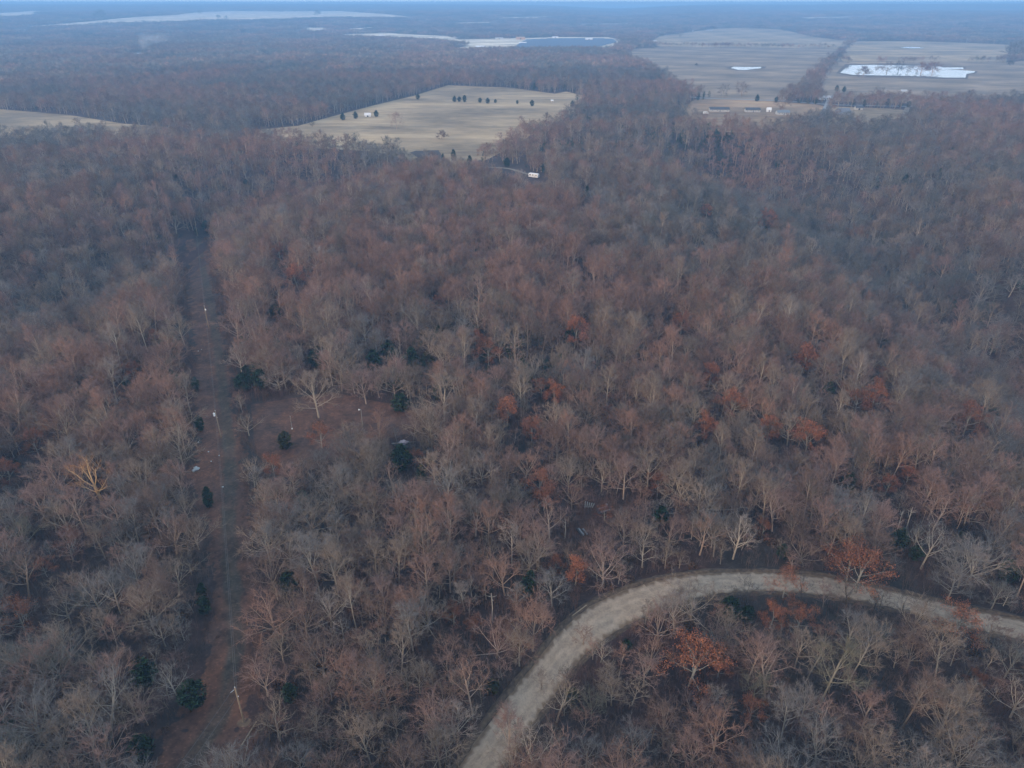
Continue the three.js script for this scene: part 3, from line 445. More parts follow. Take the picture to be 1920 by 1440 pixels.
const inSight = [];                                                 // surveyed crowns that the photograph shows uncovered
for (const [list, k] of [[placed.rust, 0.95], [placed.cedar, 0.5], [[{ ...placed.sycamore, v: sycamore }], 0.8]]) for (const t of list) { const p = project(t.x, height(t.x, t.z) + t.v.H * t.s * 0.6, t.z), h = FOCAL / p[2] * t.s; inSight.push([p[0], p[1], h * t.v.width * 0.5 * k, h * t.v.H * 0.42 * k, p[2]]); }
POLES.forEach(([x, y], i) => { const d = project(polePoints[i][0], 0, polePoints[i][1])[2]; inSight.push([x - 4, y - 4600 / d, 2600 / d, 6400 / d, d + 8]); });
for (const [x, y, w, h] of [[1000, 328, 16, 10], [367, 878, 14, 12], [677, 780, 8, 26], [1115, 952, 34, 22], [1090, 995, 16, 18], [755, 835, 26, 18], [920, 1135, 14, 36], [1685, 975, 16, 34]]) { const g = groundAt(x, y + h * 0.5); inSight.push([x, y, w, h, project(g[0], 0, g[1])[2]]); }
const hides = (t) => { const H = t.v.H * t.s, p = project(t.x, height(t.x, t.z) + H * 0.62, t.z), k = FOCAL / p[2] * t.s, w = k * t.v.width * 0.5 * 0.5, h = k * t.v.H * 0.3; for (const f of inSight) if (p[2] < f[4] + 1 && Math.abs(p[0] - f[0]) < f[2] + w && Math.abs(p[1] - f[1]) < f[3] + h && Math.hypot((p[0] - f[0]) / (f[2] + w), (p[1] - f[1]) / (f[3] + h)) < 1) return true; return false; };
const openGround = [cut, leafyClearing, scrapClearing, camperClearing, ...tanKnolls, ...fieldShapes, solarPoly];
const clearRoad = (x, z) => inBoxed(x, z, roadPoly) || Math.min(distLine(x, z, roadFar), distLine(x, z, roadNear)) < 1.7;
const pondShapes = PONDS.map((p) => boxed(G(p)));
function wooded(x, z, d) {
  const wx = d > 500 ? x + 26 * (vnoise(x / 22, z / 22) - 0.5) : x, wz = d > 500 ? z + 30 * (vnoise(x / 26 + 40, z / 26) - 0.5) : z;
  for (const p of openGround) if (inBoxed(wx, wz, p)) return false;
  if (d < 620) for (const p of [cut, leafyClearing]) for (const [a, b] of (d > 230 ? [[5.6, 0], [-5.6, 0], [0, 3], [0, -3]] : [[2.2, 0], [-2.2, 0], [0, 2], [0, -2]])) if (inBoxed(x + a, z + b, p)) return false;
  if (d < 320 && clearRoad(x, z)) return false;
  if (d > 500) for (const l of lanes) if (distLine(x, z, l) < 6) return false;
  return true;
}
const oakStand = groundAt(980, 700);
const toneAt = (x, z, r) => {                                       // stands of like species, some browner, some greyer
  const oak = 0.22 * Math.exp(-((x - oakStand[0]) ** 2 + (z - oakStand[1]) ** 2) / 14000), q = r() * 0.42 + 0.58 * clamp(1.7 * fbm(x / 110, z / 110 + 70, 3) - 0.35, 0, 1) + oak;
  return q < 0.24 ? 'slate' : q < 0.38 ? 'grey' : q < 0.46 ? 'brown' : q < 0.56 ? 'tan' : q < 0.66 ? 'rosy' : q < 0.72 ? 'tan' : 'russet';
};
const inWedge = (x, z, d, pad = 26) => z < -34 && Math.abs(x) < 0.745 * -z * 1.0 + 0.34 * Math.min(d, 150) + pad;
// the nearer wood, tree by tree
{
  const r = rng(99), S = 4.9;
  for (let j = 0; j * S < 620; j++) for (let i = -90; i <= 90; i++) {
    const x = (i + (j % 2) * 0.5 + (r() - 0.5) * 0.9) * S, z = -36 - (j + (r() - 0.5) * 0.9) * S, d = Math.hypot(x, z), u = r(), w = r();
    if (d > 600 || !inWedge(x, z, d) || !wooded(x, z, d)) continue;
    if (u < mix(0.1, 0.42, smooth(190, 300, d)) + 0.25 * smooth(0.6, 0.75, fbm(x / 38 + 3, z / 38 + 60, 2)) || near(x, z, 4.6)) continue;
    const f = w < 0.22 ? 'spreading' : w < 0.62 ? 'rounded' : w < 0.82 ? 'slender' : 'sparse';
    const t = { x, z, s: (0.72 + 0.5 * Math.pow(r(), 0.8)) * mix(1, 1.24, smooth(170, 300, d)), v: formOf(f), tone: r() < 0.035 ? 'pale' : toneAt(x, z, r), turn: r() * 6.283 };
    if (!hides(t)) placed.bare.push(t);
  }
}

// ---------------------------------------------------------------- labels: where a thing stands, by things one can find
const ANCHORS = [
  [458, 1355, 'nearest power pole'], [414, 820, 'power pole with transformer'], [391, 614, 'third power pole'], [371, 443, 'farthest power pole'], [367, 880, 'white rubble heap'], [680, 797, 'yard light pole'], [1130, 960, 'scrap heap'], [175, 930, 'golden sycamore'], [1300, 1275, 'big orange oak'], [990, 1098, "cedar above the road"], [930, 1345, "gravel road's lower end"], [1110, 1180, "gravel road's left curve"], [1400, 1095, 'top of the road bend'], [1620, 1120, "orange roadside oak"], [1860, 1175, "gravel road's right end"], [1000, 332, 'white camper'], [60, 1410, 'lower left picture corner'], [1860, 1420, 'lower right picture corner'], [700, 1430, "bottom edge left of road"], [1200, 1430, "bottom edge right of road"], [1560, 1425, "bottom edge under road bend"], [20, 1060, 'left picture edge'], [1900, 980, "right picture edge"], [1520, 850, "right wood's orange oak"], [950, 800, "slim mid wood orange oak"], [360, 1330, 'round cedar beside the cut'], [540, 1110, 'cedar right of the cut'], [470, 720, "twin cedars by the cut"], [750, 780, "leafy clearing's cedar"], [690, 1150, "lower wood's middle"], [1550, 1260, "road bend's inner wood"], [1750, 1290, "road bend's right interior"], [1592, 925, 'cedar in the right wood'], [830, 1290, "lower road's left verge"], [1250, 1040, 'pale oak above the road'], [1180, 1310, "lower road's right verge"], [190, 1180, 'wood left of the cut'], [1040, 270, "tan field's cedar clump"], [900, 200, "tan field's cedar row"], [1570, 190, 'highway junction'], [556, 540, "lone oak by the cut"], [1800, 790, "right edge's rust oak"], [1335, 270, "highway's cedar clump"],
].map(([x, y, t]) => [...groundAt(x, y), t]);
const ORD = ['nearest', 'second nearest', 'third nearest', 'fourth nearest', 'fifth nearest', 'sixth nearest', 'seventh nearest', 'eighth nearest', 'ninth nearest', 'tenth nearest', 'eleventh nearest', 'twelfth nearest', 'thirteenth nearest', 'fourteenth nearest', 'fifteenth nearest', 'sixteenth nearest'];
function labelAll(list, words) {
  const sets = new Map();
  for (const t of list) {
    let best = null, bd = 1e9; for (const a of ANCHORS) { const d = Math.hypot(t.x - a[0], t.z - a[1]); if (d < bd) { bd = d; best = a; } }
    const dx = t.x - best[0], dz = t.z - best[1], side = Math.abs(dx) > Math.abs(dz) ? (dx < 0 ? 'left of' : 'right of') : (dz < 0 ? 'behind' : 'in front of');
    t.where = `${side} the ${best[2]}`; t.away = bd;
    if (!sets.has(t.where)) sets.set(t.where, []); sets.get(t.where).push(t);
  }
  for (const s of sets.values()) { s.sort((a, b) => a.away - b.away); s.forEach((t, i) => { t.label = s.length === 1 ? `${words(t)} ${t.where}` : `${words(t)}, ${ORD[i] ?? 'farthest'} ${t.where}`; }); }
}

// ---------------------------------------------------------------- individual trees
const tinted = {};
const barkTone = (c) => { const m = (c[0] + c[1] + c[2]) / 3; return c.map((v) => mix(v, m, 0.62) * 0.95); };   // old bark is greyer than the twigs
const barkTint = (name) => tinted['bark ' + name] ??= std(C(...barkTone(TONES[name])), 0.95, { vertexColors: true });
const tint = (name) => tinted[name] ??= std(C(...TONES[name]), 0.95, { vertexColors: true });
const leafTint = {};
const inFrame = (t, H) => { const y = height(t.x, t.z) + H * 0.6, [px, py, dp] = project(t.x, y, t.z); return dp > 0 && px > -20 && px < 1940 && py > 0 && py < 1465 ? H / dp : 0; };
placed.bare.forEach((t) => { t.size = inFrame(t, t.v.H * t.s) * (t.first ? 1.6 : 1); });
const ranked = placed.bare.filter((t) => t.size > 0).sort((a, b) => b.size - a.size), single = new Set(ranked.slice(0, 300));
const proto = new Map();
function treeCopy(name, id, parts, t) {                              // one prototype per shape and tone, cloned with its parts
  if (!proto.has(id)) { const o = new THREE.Group(); for (const [n, g, m] of parts()) part(n, o, g, m); proto.set(id, o); }
  const o = proto.get(id).clone(); o.name = numbered(name); o.position.set(t.x, height(t.x, t.z) + (t.lift ?? 0), t.z); o.rotation.set((hash2(t.x * 7, t.z * 7) - 0.5) * 0.16, t.turn ?? 0, (hash2(t.z * 5, t.x * 5) - 0.5) * 0.16); o.scale.set(t.s, t.s * (t.h ?? 1), t.s);
  scene.add(o); return o;
}
const TONE_WORD = { tan: 'tan', rosy: 'rosy brown', grey: 'grey', brown: 'brown', olive: 'olive grey', slate: 'slate grey', pale: 'pale', dark: 'dark', russet: 'russet' };
labelAll([...single], (t) => `${TONE_WORD[t.tone]} ${t.v.form} bare tree`);
for (const t of single) treeCopy('bare_tree', `b${t.v.id}${t.tone}`, () => [['trunk', t.v.trunk, barkTint(t.tone)], ['crown', t.v.crown, tint(t.tone)]], t).userData = { label: t.label, category: 'tree', group: 'bare trees of the nearer wood' };
treeCopy('sycamore_tree', 'syc', () => [['trunk', sycamore.trunk, tint('golden')], ['crown', sycamore.crown, tint('golden')]], { ...placed.sycamore, turn: 2.2 }).userData = { label: 'golden bare tree with crooked pale limbs, brightest in the left wood', category: 'tree' };
labelAll(placed.rust, (t) => (t.b > 1 ? 'bright orange' : t.b > 0.8 ? 'rust leaved' : 'dull russet') + ' oak');
for (const t of placed.rust) { const b = t.b; leafTint[b] ??= std(C(b, b, b), 0.9, { vertexColors: true, side: THREE.DoubleSide }); treeCopy('rust_oak_tree', `r${rusty.indexOf(t.v)}${b}`, () => [['trunk', t.v.trunk, tint('grey')], ['branches', t.v.crown, tint('brown')], ['crown', t.v.leaves, leafTint[b]]], t).userData = { label: t.label, category: 'tree', group: 'oaks that keep their rusty leaves' }; }
labelAll(placed.cedar, (t) => t.v === cedars[3] ? 'small olive green cedar' : t.v === cedars[2] ? 'narrow dark cedar' : t.v === cedars[0] ? 'pointed dark cedar' : 'broad dark cedar');
for (const t of placed.cedar) treeCopy('cedar_tree', `c${cedars.indexOf(t.v)}`, () => [['trunk', t.v.trunk, barkMat], ['crown', t.v.crown, leafMat]], t).userData = { label: t.label, category: 'tree', group: 'evergreen cedars among bare trees' };

// ---------------------------------------------------------------- the rest of the wood
const woodland = new THREE.Group(); woodland.name = 'woodland'; woodland.userData = { kind: 'stuff', label: 'bare winter woodland stretching to the horizon', category: 'woodland' }; scene.add(woodland);
const M4 = new THREE.Matrix4(), Q = new THREE.Quaternion(), E = new THREE.Euler();
function scatter(name, parent, geometry, material, list) {             // list: x, z, scale, turn, colour, stretch
  if (!list.length) return;
  const m = new THREE.InstancedMesh(geometry, material, list.length); m.name = name; const c = new THREE.Color();
  list.forEach((t, i) => { Q.setFromEuler(E.set((hash2(t.x * 7, t.z * 7) - 0.5) * 0.16, t.turn, (hash2(t.z * 5, t.x * 5) - 0.5) * 0.16)); M4.compose(new THREE.Vector3(t.x, t.y ?? height(t.x, t.z), t.z), Q, new THREE.Vector3(t.s, t.s * (t.h ?? 1), t.s)); m.setMatrixAt(i, M4); m.setColorAt(i, c.setRGB(...t.c)); });
  m.castShadow = m.receiveShadow = true; parent.add(m);
}
const wobble = (tone, r, x, z) => { const c = TONES[tone], k = (0.6 + 0.62 * r()) * (x === undefined ? 1 : 0.6 + 0.8 * fbm(x / 170, z / 240 + 20, 3)); return [c[0] * k, c[1] * k, c[2] * k]; };
{
  const r = rng(5), rest = placed.bare.filter((t) => !single.has(t)), by = variants.map(() => []);
  for (const t of rest) by[t.v.id].push({ ...t, c: wobble(t.tone, r) });
  variants.forEach((v, i) => { scatter('tree_trunks', woodland, v.trunk, barkMat, by[i].map((t) => ({ ...t, c: barkTone(t.c) }))); scatter('tree_crowns', woodland, v.crown, barkMat, by[i]); });
}
// middle distance: lighter trees of the same build
const MID = { ...BASE, limbs: 8, n2: 4, n3: 3, tw2: 2, tw3: 3, twigL: 1.4, twigR: 0.04 };
const midTrees = [bareTree(101, { ...MID }), bareTree(102, { ...MID, W: 10.5, H: 11.5, fork: 0.45 }), bareTree(103, { ...MID, W: 6.8, H: 14.5, fork: 0.65, mid: 0.62, spread: 0.9 }), bareTree(104, { ...MID, W: 9.5, fork: 0.5, spread: 1.1 })];
{
  const r = rng(123), by = midTrees.map(() => []), S = 7.6; let rust = [], ced = [];
  for (let z = -300; z > -1500; z -= S) for (let x = -1150; x < 1150; x += S) {
    const X = x + (r() - 0.5) * 6, Z = z + (r() - 0.5) * 6, d = Math.hypot(X, Z), u = r();
    if (d < 600 || d > 1480 || !inWedge(X, Z, d, 40)) { continue; }
    if (!wooded(X, Z, d) || u < 0.08) continue;
    const [px, py] = project(X, 6, Z), evergreen = (px > 960 && px < 1420 && py < 300 ? 0.3 : px > 1280 && py < 420 ? 0.06 : 0.015) * (0.4 + 1.6 * smooth(0.45, 0.7, fbm(X / 40, Z / 40, 2)));
    if (u > 1 - evergreen) { ced.push({ x: X, z: Z, s: 0.8 + 0.5 * r(), turn: r() * 6, c: [0.9, 1, 1.15] }); continue; }
    by[Math.floor(r() * by.length)].push({ x: X, z: Z, s: 0.88 + 0.6 * r(), turn: r() * 6.283, c: wobble(toneAt(X, Z, r), r) });
  }
  by.forEach((l, i) => { scatter('tree_trunks', woodland, midTrees[i].trunk, barkMat, l.map((t) => ({ ...t, c: barkTone(t.c) }))); scatter('tree_crowns', woodland, midTrees[i].crown, barkMat, l); });
  scatter('cedar_trees', woodland, cedarTree(71, 8, 4.8, 700).crown, leafMat, ced);
}
{
  const r = rng(808), ced = [], g = cedarTree(72, 7.5, 4.8, 1500);
  for (let z = -200; z > -620; z -= 8) for (let x = -460; x < 460; x += 8) {
    const X = x + (r() - 0.5) * 8, Z = z + (r() - 0.5) * 8, d = Math.hypot(X, Z), u = r(), n = fbm(X / 60 + 30, Z / 60, 3), low = smooth(-4, -22, height(X, Z));
    if (d < 215 || d > 600 || !inWedge(X, Z, d, 10) || !wooded(X, Z, d) || u > 0.5 * smooth(0.58, 0.72, n) + 0.22 * low + 0.008) continue;
    ced.push({ x: X, z: Z, s: 0.7 + 0.5 * r(), h: 0.75 + 0.3 * r(), turn: r() * 6, c: [1, 1, 1] });
  }
  scatter('cedar_crowns', woodland, g.crown, leafMat, ced); scatter('cedar_trunks', woodland, g.trunk, barkMat, ced);
}
// young trees filling the gaps under the tall crowns
{
  const r = rng(2024), by = midTrees.map(() => []);
  for (let z = -38; z > -360; z -= 4.1) for (let x = -290; x < 290; x += 4.1) {
    const X = x + (r() - 0.5) * 4, Z = z + (r() - 0.5) * 4, d = Math.hypot(X, Z), u = r(), k = Math.floor(r() * 4), t = { x: X, z: Z, s: 0.38 + 0.26 * r(), turn: r() * 6.283 };
    if (d > 350 || u > 0.52 || !inWedge(X, Z, d, 12) || !wooded(X, Z, d) || inBoxed(X, Z, scrapClearing)) continue;
    if (hides({ ...t, v: midTrees[k] })) continue;
    by[k].push({ ...t, c: wobble(toneAt(X, Z, r), r) });
  }
  by.forEach((l, i) => { scatter('young_trunks', woodland, midTrees[i].trunk, barkMat, l.map((t) => ({ ...t, c: barkTone(t.c) }))); scatter('young_crowns', woodland, midTrees[i].crown, barkMat, l); });
}
// far wood: patches of a few crowns each
function patch(seed, side, n, H, fat) {
  const r = rng(seed), B = new Buf();
  for (let k = 0; k < n; k++) {
    const cx = (r() - 0.5) * side, cz = (r() - 0.5) * side, h = H * (0.75 + 0.45 * r()), tone = 0.7 + 0.5 * r(), w = h * 0.34;
    B.tube([[cx, 0, cz], [cx, h * 0.6, cz]], [0.2, 0.1], 3, [LIMB[0] * tone, LIMB[1] * tone, LIMB[2] * tone]);
    for (let q = 0; q < fat.n; q++) {
      const a = r() * 6.283, e = 0.25 + 1.2 * r(), y0 = h * (0.3 + 0.3 * r()), L = (h - y0) * (0.75 + 0.25 * Math.sin(e)), R0 = w * 0.2 * r(), dx = Math.cos(a) * Math.cos(e) * 0.8, dz = Math.sin(a) * Math.cos(e) * 0.8, dy = Math.sin(e), c = tone * (0.7 + 0.6 * r()), t = mix3(TWIG, LIMB, r() * 0.6);
      const s = 0.35 + 0.3 * r();
      B.tube([[cx + Math.cos(a) * R0 + dx * L * s, y0 + dy * L * s, cz + Math.sin(a) * R0 + dz * L * s], [cx + dx * L, y0 + dy * L, cz + dz * L]], [fat.r * (0.6 + 0.8 * r()), 0], 3, [t[0] * c, t[1] * c, t[2] * c]);
    }
  }
  return B.geometry();
}
{
  const r = rng(777), far1 = [1, 2, 3, 4].map((k) => patch(200 + k, 15, 5, 13, { n: 46, r: 0.13 })), by = far1.map(() => []), S = 13;
  for (let z = -900; z > -3300; z -= S) for (let x = -2500; x < 2500; x += S) {
    const X = x + (r() - 0.5) * 5, Z = z + (r() - 0.5) * 5, d = Math.hypot(X, Z), k = Math.floor(r() * 4), u = r();
    if (d < 1470 || d > 3300 || !inWedge(X, Z, d, 60) || !wooded(X, Z, d)) continue;
    by[k].push({ x: X, z: Z, s: 0.85 + 0.4 * u, turn: r() * 6.283, c: wobble(toneAt(X, Z, r), r, X, Z) });
  }
  by.forEach((l, i) => scatter('far_trees', woodland, far1[i], barkMat, l));
  const far2 = [1, 2, 3].map((k) => patch(300 + k, 46, 30, 14, { n: 18, r: 0.5 })), by2 = far2.map(() => []);
  for (let z = -2200, S2 = 40; z > -12500; S2 = -z < 5000 ? 40 : 60, z -= S2) for (let x = z * 0.78; x < -z * 0.78; x += S2) {
    const X = x + (r() - 0.5) * 10, Z = z + (r() - 0.5) * 10, d = Math.hypot(X, Z), k = Math.floor(r() * 3);
    if (d < 3280 || d > 12000 || !wooded(X, Z, d)) continue;
    by2[k].push({ x: X, z: Z, s: S2 / 40 * (0.95 + 0.1 * r()), h: 40 / S2 * (0.85 + 0.4 * r()), turn: r() * 6.283, c: wobble(toneAt(X, Z, r), r, X, Z) });
  }
  by2.forEach((l, i) => scatter('far_trees', woodland, far2[i], barkMat, l));
}
// ---------------------------------------------------------------- undergrowth of saplings, brush and rusty seedlings
{
  const r = rng(31), under = new THREE.Group(); under.name = 'undergrowth'; under.userData = { kind: 'stuff', label: 'twiggy brown undergrowth covering the forest floor', category: 'undergrowth' }; scene.add(under);
  function sapling(seed, n, h, w) {
    const q = rng(seed), B = new Buf();
    for (let k = 0; k < n; k++) {
      const a = q() * 6.283, R = w * Math.sqrt(q()), x = Math.cos(a) * R, z = Math.sin(a) * R, H = h * (0.5 + 0.6 * q()), lx = (q() - 0.5) * 0.5 * H, lz = (q() - 0.5) * 0.5 * H, c = 0.7 + 0.5 * q();
      B.tube([[x, -0.1, z], [x + lx * 0.5, H * 0.55, z + lz * 0.5], [x + lx, H, z + lz]], [0.022, 0.016, 0], 3, [0.13 * c, 0.094 * c, 0.078 * c]);
      for (let m = 0; m < 7; m++) { const t = 0.3 + 0.6 * q(), b = q() * 6.283, L = H * 0.3 * (0.6 + q()), X = x + lx * t, Y = H * t, Z = z + lz * t; B.tube([[X, Y, Z], [X + Math.cos(b) * L * 0.75, Y + L * 0.7, Z + Math.sin(b) * L * 0.75]], [0.013, 0], 3, [0.12 * c, 0.083 * c, 0.068 * c]); }
    }
    return B.geometry();
  }
  const kinds = [sapling(1, 9, 3.4, 1.2), sapling(2, 12, 2.4, 1.3), sapling(3, 7, 4.6, 1.0)], by = kinds.map(() => []), leafy = [];
  const lb = new Buf(), lr = rng(8); for (let k = 0; k < 240; k++) { const a = lr() * 6.283, R = 1.2 * Math.sqrt(lr()); lb.leaf(Math.cos(a) * R, 0.2 + 1.8 * lr() * (1.2 - R * 0.6), Math.sin(a) * R, lr, 0.09, 0.26, mix3([0.16, 0.075, 0.035], [0.12, 0.075, 0.045], lr())); }
  for (let z = -36; z > -470; z -= 2.2) for (let x = -370; x < 370; x += 2.2) {
    const X = x + (r() - 0.5) * 2.6, Z = z + (r() - 0.5) * 2.6, d = Math.hypot(X, Z), u = r(), k = Math.floor(r() * 3), n = fbm(X / 17 + 4, Z / 17, 2);
    if (d > 460 || !inWedge(X, Z, d, 10) || clearRoad(X, Z)) continue;
    const open = inBoxed(X, Z, cut) || inBoxed(X, Z, leafyClearing); if (open && (u > 0.12 || distLine(X, Z, trackA) < 3)) continue;
    if (u > 0.45 + 0.9 * n || (d > 300 && u > 0.6)) continue;
    const t = { x: X, z: Z, y: height(X, Z) + FLOOR, s: open ? 0.35 : 0.7 + 0.7 * r(), turn: r() * 6.283, c: wobble(toneAt(X, Z, r), r) };
    if (r() < 0.1 * smooth(0.5, 0.65, fbm(X / 30, Z / 30 + 90, 2)) + 0.012) leafy.push({ ...t, c: [1, 1, 1], s: t.s * 0.9 }); else by[k].push(t);
  }
  kinds.forEach((g, i) => scatter('saplings', under, g, barkMat, by[i]));
  scatter('rusty_seedlings', under, lb.geometry(), leafMat, leafy);
}
// ---------------------------------------------------------------- power line
const POLE_H = 9.6, shaftGeo = cyl(0.17, 0.12, POLE_H + 0.6, 0, -0.6, 0, 8), pinGeo = cyl(0.03, 0.03, 0.22, 0, POLE_H, 0, 5), bellGeo = cyl(0.1, 0.06, 0.18, 0, POLE_H + 0.2, 0, 8);
const spoolGeo = cyl(0.08, 0.08, 0.16, 0.2, POLE_H - 2.3, 0, 8);
const poleLabels = ['tan wooden power pole standing in bare dirt, nearest of the line', 'wooden power pole carrying a pale transformer can, mid cut', 'thin power pole in the upper cut with a small white box', 'farthest power pole, before a dark cedar where the cut ends'];
const away = groundAt(330, 1440, 9), start = [polePoints[0][0] + (away[0] - polePoints[0][0]) * 2.8, polePoints[0][1] + (away[1] - polePoints[0][1]) * 2.8];
polePoints.forEach(([x, z], i) => {
  const o = thing('power_pole', poleLabels[i], 'power pole', x, z, 'poles of the power line');
  part('shaft', o, shaftGeo, woodMat); part('pin', o, pinGeo, metalMat); part('insulator', o, bellGeo, porcelain); part('insulator', o, spoolGeo, porcelain);
  if (i === 1) { const t = part('transformer', o, cyl(0.3, 0.3, 0.95, -0.48, POLE_H - 1.7, 0.1, 14), whiteMat); part('lid', t, cyl(0.33, 0.1, 0.16, -0.48, POLE_H - 0.75, 0.1, 14), whiteMat); part('bushing', t, cyl(0.05, 0.04, 0.3, -0.48, POLE_H - 0.6, 0.1, 6), porcelain); part('bracket', o, box(0.3, 0.5, 0.12, -0.22, POLE_H - 1.2, 0.1), metalMat); }
  if (i === 2) part('meter_box', o, box(0.4, 0.6, 0.3, 0.26, POLE_H - 1.5, 0), whiteMat);
  if (i === 0) part('bracket', o, rod([-0.15, POLE_H - 0.3, 0.1], [-0.75, POLE_H - 0.55, 0.55], 0.05), metalMat);
});
const spans = [[start, polePoints[0]], ...polePoints.slice(1).map((p, i) => [polePoints[i], p])], spanWords = ['running down left from the nearest pole', 'between the nearest pole and the transformer pole', 'between the transformer pole and the third pole', 'between the third pole and the farthest pole'];
spans.forEach(([a, b], i) => [[POLE_H + 0.36, 'upper'], [POLE_H - 2.2, 'lower']].forEach(([h, w]) => {
  const pts = []; for (let k = 0; k <= 20; k++) { const t = k / 20, x = mix(a[0], b[0], t), z = mix(a[1], b[1], t); pts.push(new THREE.Vector3(x, mix(height(...a), height(...b), t) + h - 4 * t * (1 - t) * 1.3, z)); }
  const m = new THREE.Mesh(new THREE.TubeGeometry(new THREE.CatmullRomCurve3(pts), 40, 0.018, 4), wireMat); m.name = numbered('power_wire'); m.userData = { label: `${w} wire ${spanWords[i]}`, category: 'wire', group: 'wires of the power line' }; scene.add(shade(m));
}));
{ const [x, z] = groundAt(680, 797), o = thing('yard_light', 'slim grey pole with a white lamp head in the leafy clearing', 'lamp post', x, z); part('pole', o, cyl(0.11, 0.08, 6.2, 0, -0.3, 0, 7), woodGrey); part('arm', o, rod([0, 5.7, 0], [-0.55, 5.95, 0.1], 0.045), metalMat); part('lamp_head', o, cyl(0.26, 0.14, 0.3, -0.6, 5.75, 0.1, 10), whiteMat); part('lens', o, cyl(0.14, 0.2, 0.16, -0.6, 5.6, 0.1, 10), porcelain); }
{ const [x, z] = groundAt(548, 805), o = thing('marker_post', 'thin grey post with a white foot right of the cut', 'post', x, z); part('post', o, cyl(0.08, 0.06, 5.2, 0, -0.3, 0, 6), woodGrey); part('collar', o, cyl(0.22, 0.2, 0.5, 0, -0.05, 0, 8), whiteMat); part('cap', o, cyl(0.09, 0.02, 0.12, 0, 4.9, 0, 6), metalMat); }
// ---------------------------------------------------------------- rubble, logs and scrap
const stoneMat = std(C(0.4, 0.42, 0.42), 0.9);
function stone(seed, r) { const g = new THREE.IcosahedronGeometry(r, 1), p = g.attributes.position, q = rng(seed), m = new Map(); for (let i = 0; i < p.count; i++) { const k = [p.getX(i), p.getY(i), p.getZ(i)].map((v) => v.toFixed(3)).join(); if (!m.has(k)) m.set(k, 0.72 + 0.5 * q()); const s = m.get(k); p.setXYZ(i, p.getX(i) * s, p.getY(i) * s * 0.7, p.getZ(i) * s); } g.computeVertexNormals(); return g; }
{ const [x, z] = groundAt(368, 882), o = thing('rubble_heap', 'heap of white broken stone at the left side of the cut', 'rubble heap', x, z, undefined, FLOOR), q = rng(12); for (let k = 0; k < 14; k++) { const a = q() * 6.283, R = 1.5 * Math.sqrt(q()); part('stone', o, stone(50 + k, 0.28 + 0.34 * q()).translate(Math.cos(a) * R * 0.75, 0.2 + 0.4 * (1 - R / 1.5), Math.sin(a) * R * 0.75), stoneMat); } }
[[372, 830], [391, 848], [396, 866], [411, 855], [372, 659], [378, 656], [418, 914]].forEach(([px, py], i) => { const [x, z] = groundAt(px, py), m = new THREE.Mesh(stone(90 + i, 0.14 + 0.14 * hash2(i, 7)), stoneMat); m.name = numbered('loose_stone'); m.position.set(x, height(x, z) + FLOOR + 0.08, z); m.userData = { label: 'small loose white stone lying on the leafy cut', category: 'stone', group: 'white stones scattered along the cut' }; scene.add(shade(m)); });
function heap(px, py, name, label, items, turn) { const [x, z] = groundAt(px, py), o = thing(name, label, 'scrap heap', x, z, undefined, FLOOR); o.rotation.y = turn; for (const [n, g, m] of items) part(n, o, g, m); return o; }
const darkSheet = std(C(0.02, 0.024, 0.03), 0.6), blueGrey = std(C(0.2, 0.215, 0.225), 0.8);
heap(1132, 960, 'scrap_heap', 'scrap heap of dark sheeting with pale boards among bare trees', [['sheeting', box(3.6, 0.12, 2.6, 0, 0.45, 0).rotateZ(0.12), darkSheet], ['sheeting', box(2.2, 0.1, 2, 1.1, 0.75, -0.5).rotateZ(-0.1), darkSheet], ['board', box(2.9, 0.14, 0.42, -0.2, 0.95, 0.9).rotateY(0.35), blueGrey], ['board', box(2.3, 0.14, 0.4, -0.1, 1.0, -0.5).rotateY(0.3), blueGrey], ['board', box(1.6, 0.3, 0.5, 2.0, 0.5, 0.6).rotateY(1.3), blueGrey]], 0.1);
heap(1103, 948, 'log_pile', 'small pile of grey logs left of the scrap heap', [0, 1, 2, 3, 4].map((k) => ['log', rod([-1.2 + k * 0.5, 0.35 + 0.12 * (k % 2), 1.5], [-0.6 + k * 0.55, 0.4, -1.2 + 0.3 * k], 0.16, 8), woodGrey]), 0.1);
heap(1090, 998, 'timber_stack', 'short stack of dark timbers on the leaf litter below the scrap heap', [0, 1, 2, 3].map((k) => ['timber', box(0.4, 0.35, 3.2 - 0.3 * k, -0.7 + 0.48 * k, 0.3, 0.2 * k).rotateY(0.25), k % 2 ? blueGrey : darkMat]), 0.15);
heap(756, 836, 'tarp_heap', 'dark heap under a pinkish grey tarp between bare trees', [['tarp', stone(301, 1.2).scale(1.3, 0.9, 0.9).translate(0.2, 1.2, 0), std(C(0.34, 0.28, 0.3), 0.8)], ['base', stone(302, 1.9).scale(1.7, 0.5, 1.1).translate(0, 0.3, 0), darkSheet], ['limb', rod([-3.4, 1.0, 0.4], [3.8, 1.3, -0.2], 0.12), woodGrey], ['limb', rod([-2.5, 0.6, 0.9], [1.5, 1.2, 0.5], 0.1), woodGrey]], 0);
const logGeo = rod([-2.6, 0.22, 0], [2.6, 0.3, 0.1], 0.13, 7);
[[467, 1378, 1.35, 'tan log lying in front of the nearest power pole'], [1084, 1148, 0.75, 'pale fallen pole beside the far edge of the road curve'], [1010, 948, 0.9, 'short white log under the rusty oak in mid wood']].forEach(([px, py, turn, label]) => { const [x, z] = groundAt(px, py), m = new THREE.Mesh(logGeo, woodMat); m.name = numbered('fallen_log'); m.position.set(x, height(x, z) + FLOOR, z); m.rotation.y = turn; m.userData = { label, category: 'log' }; scene.add(shade(m)); });
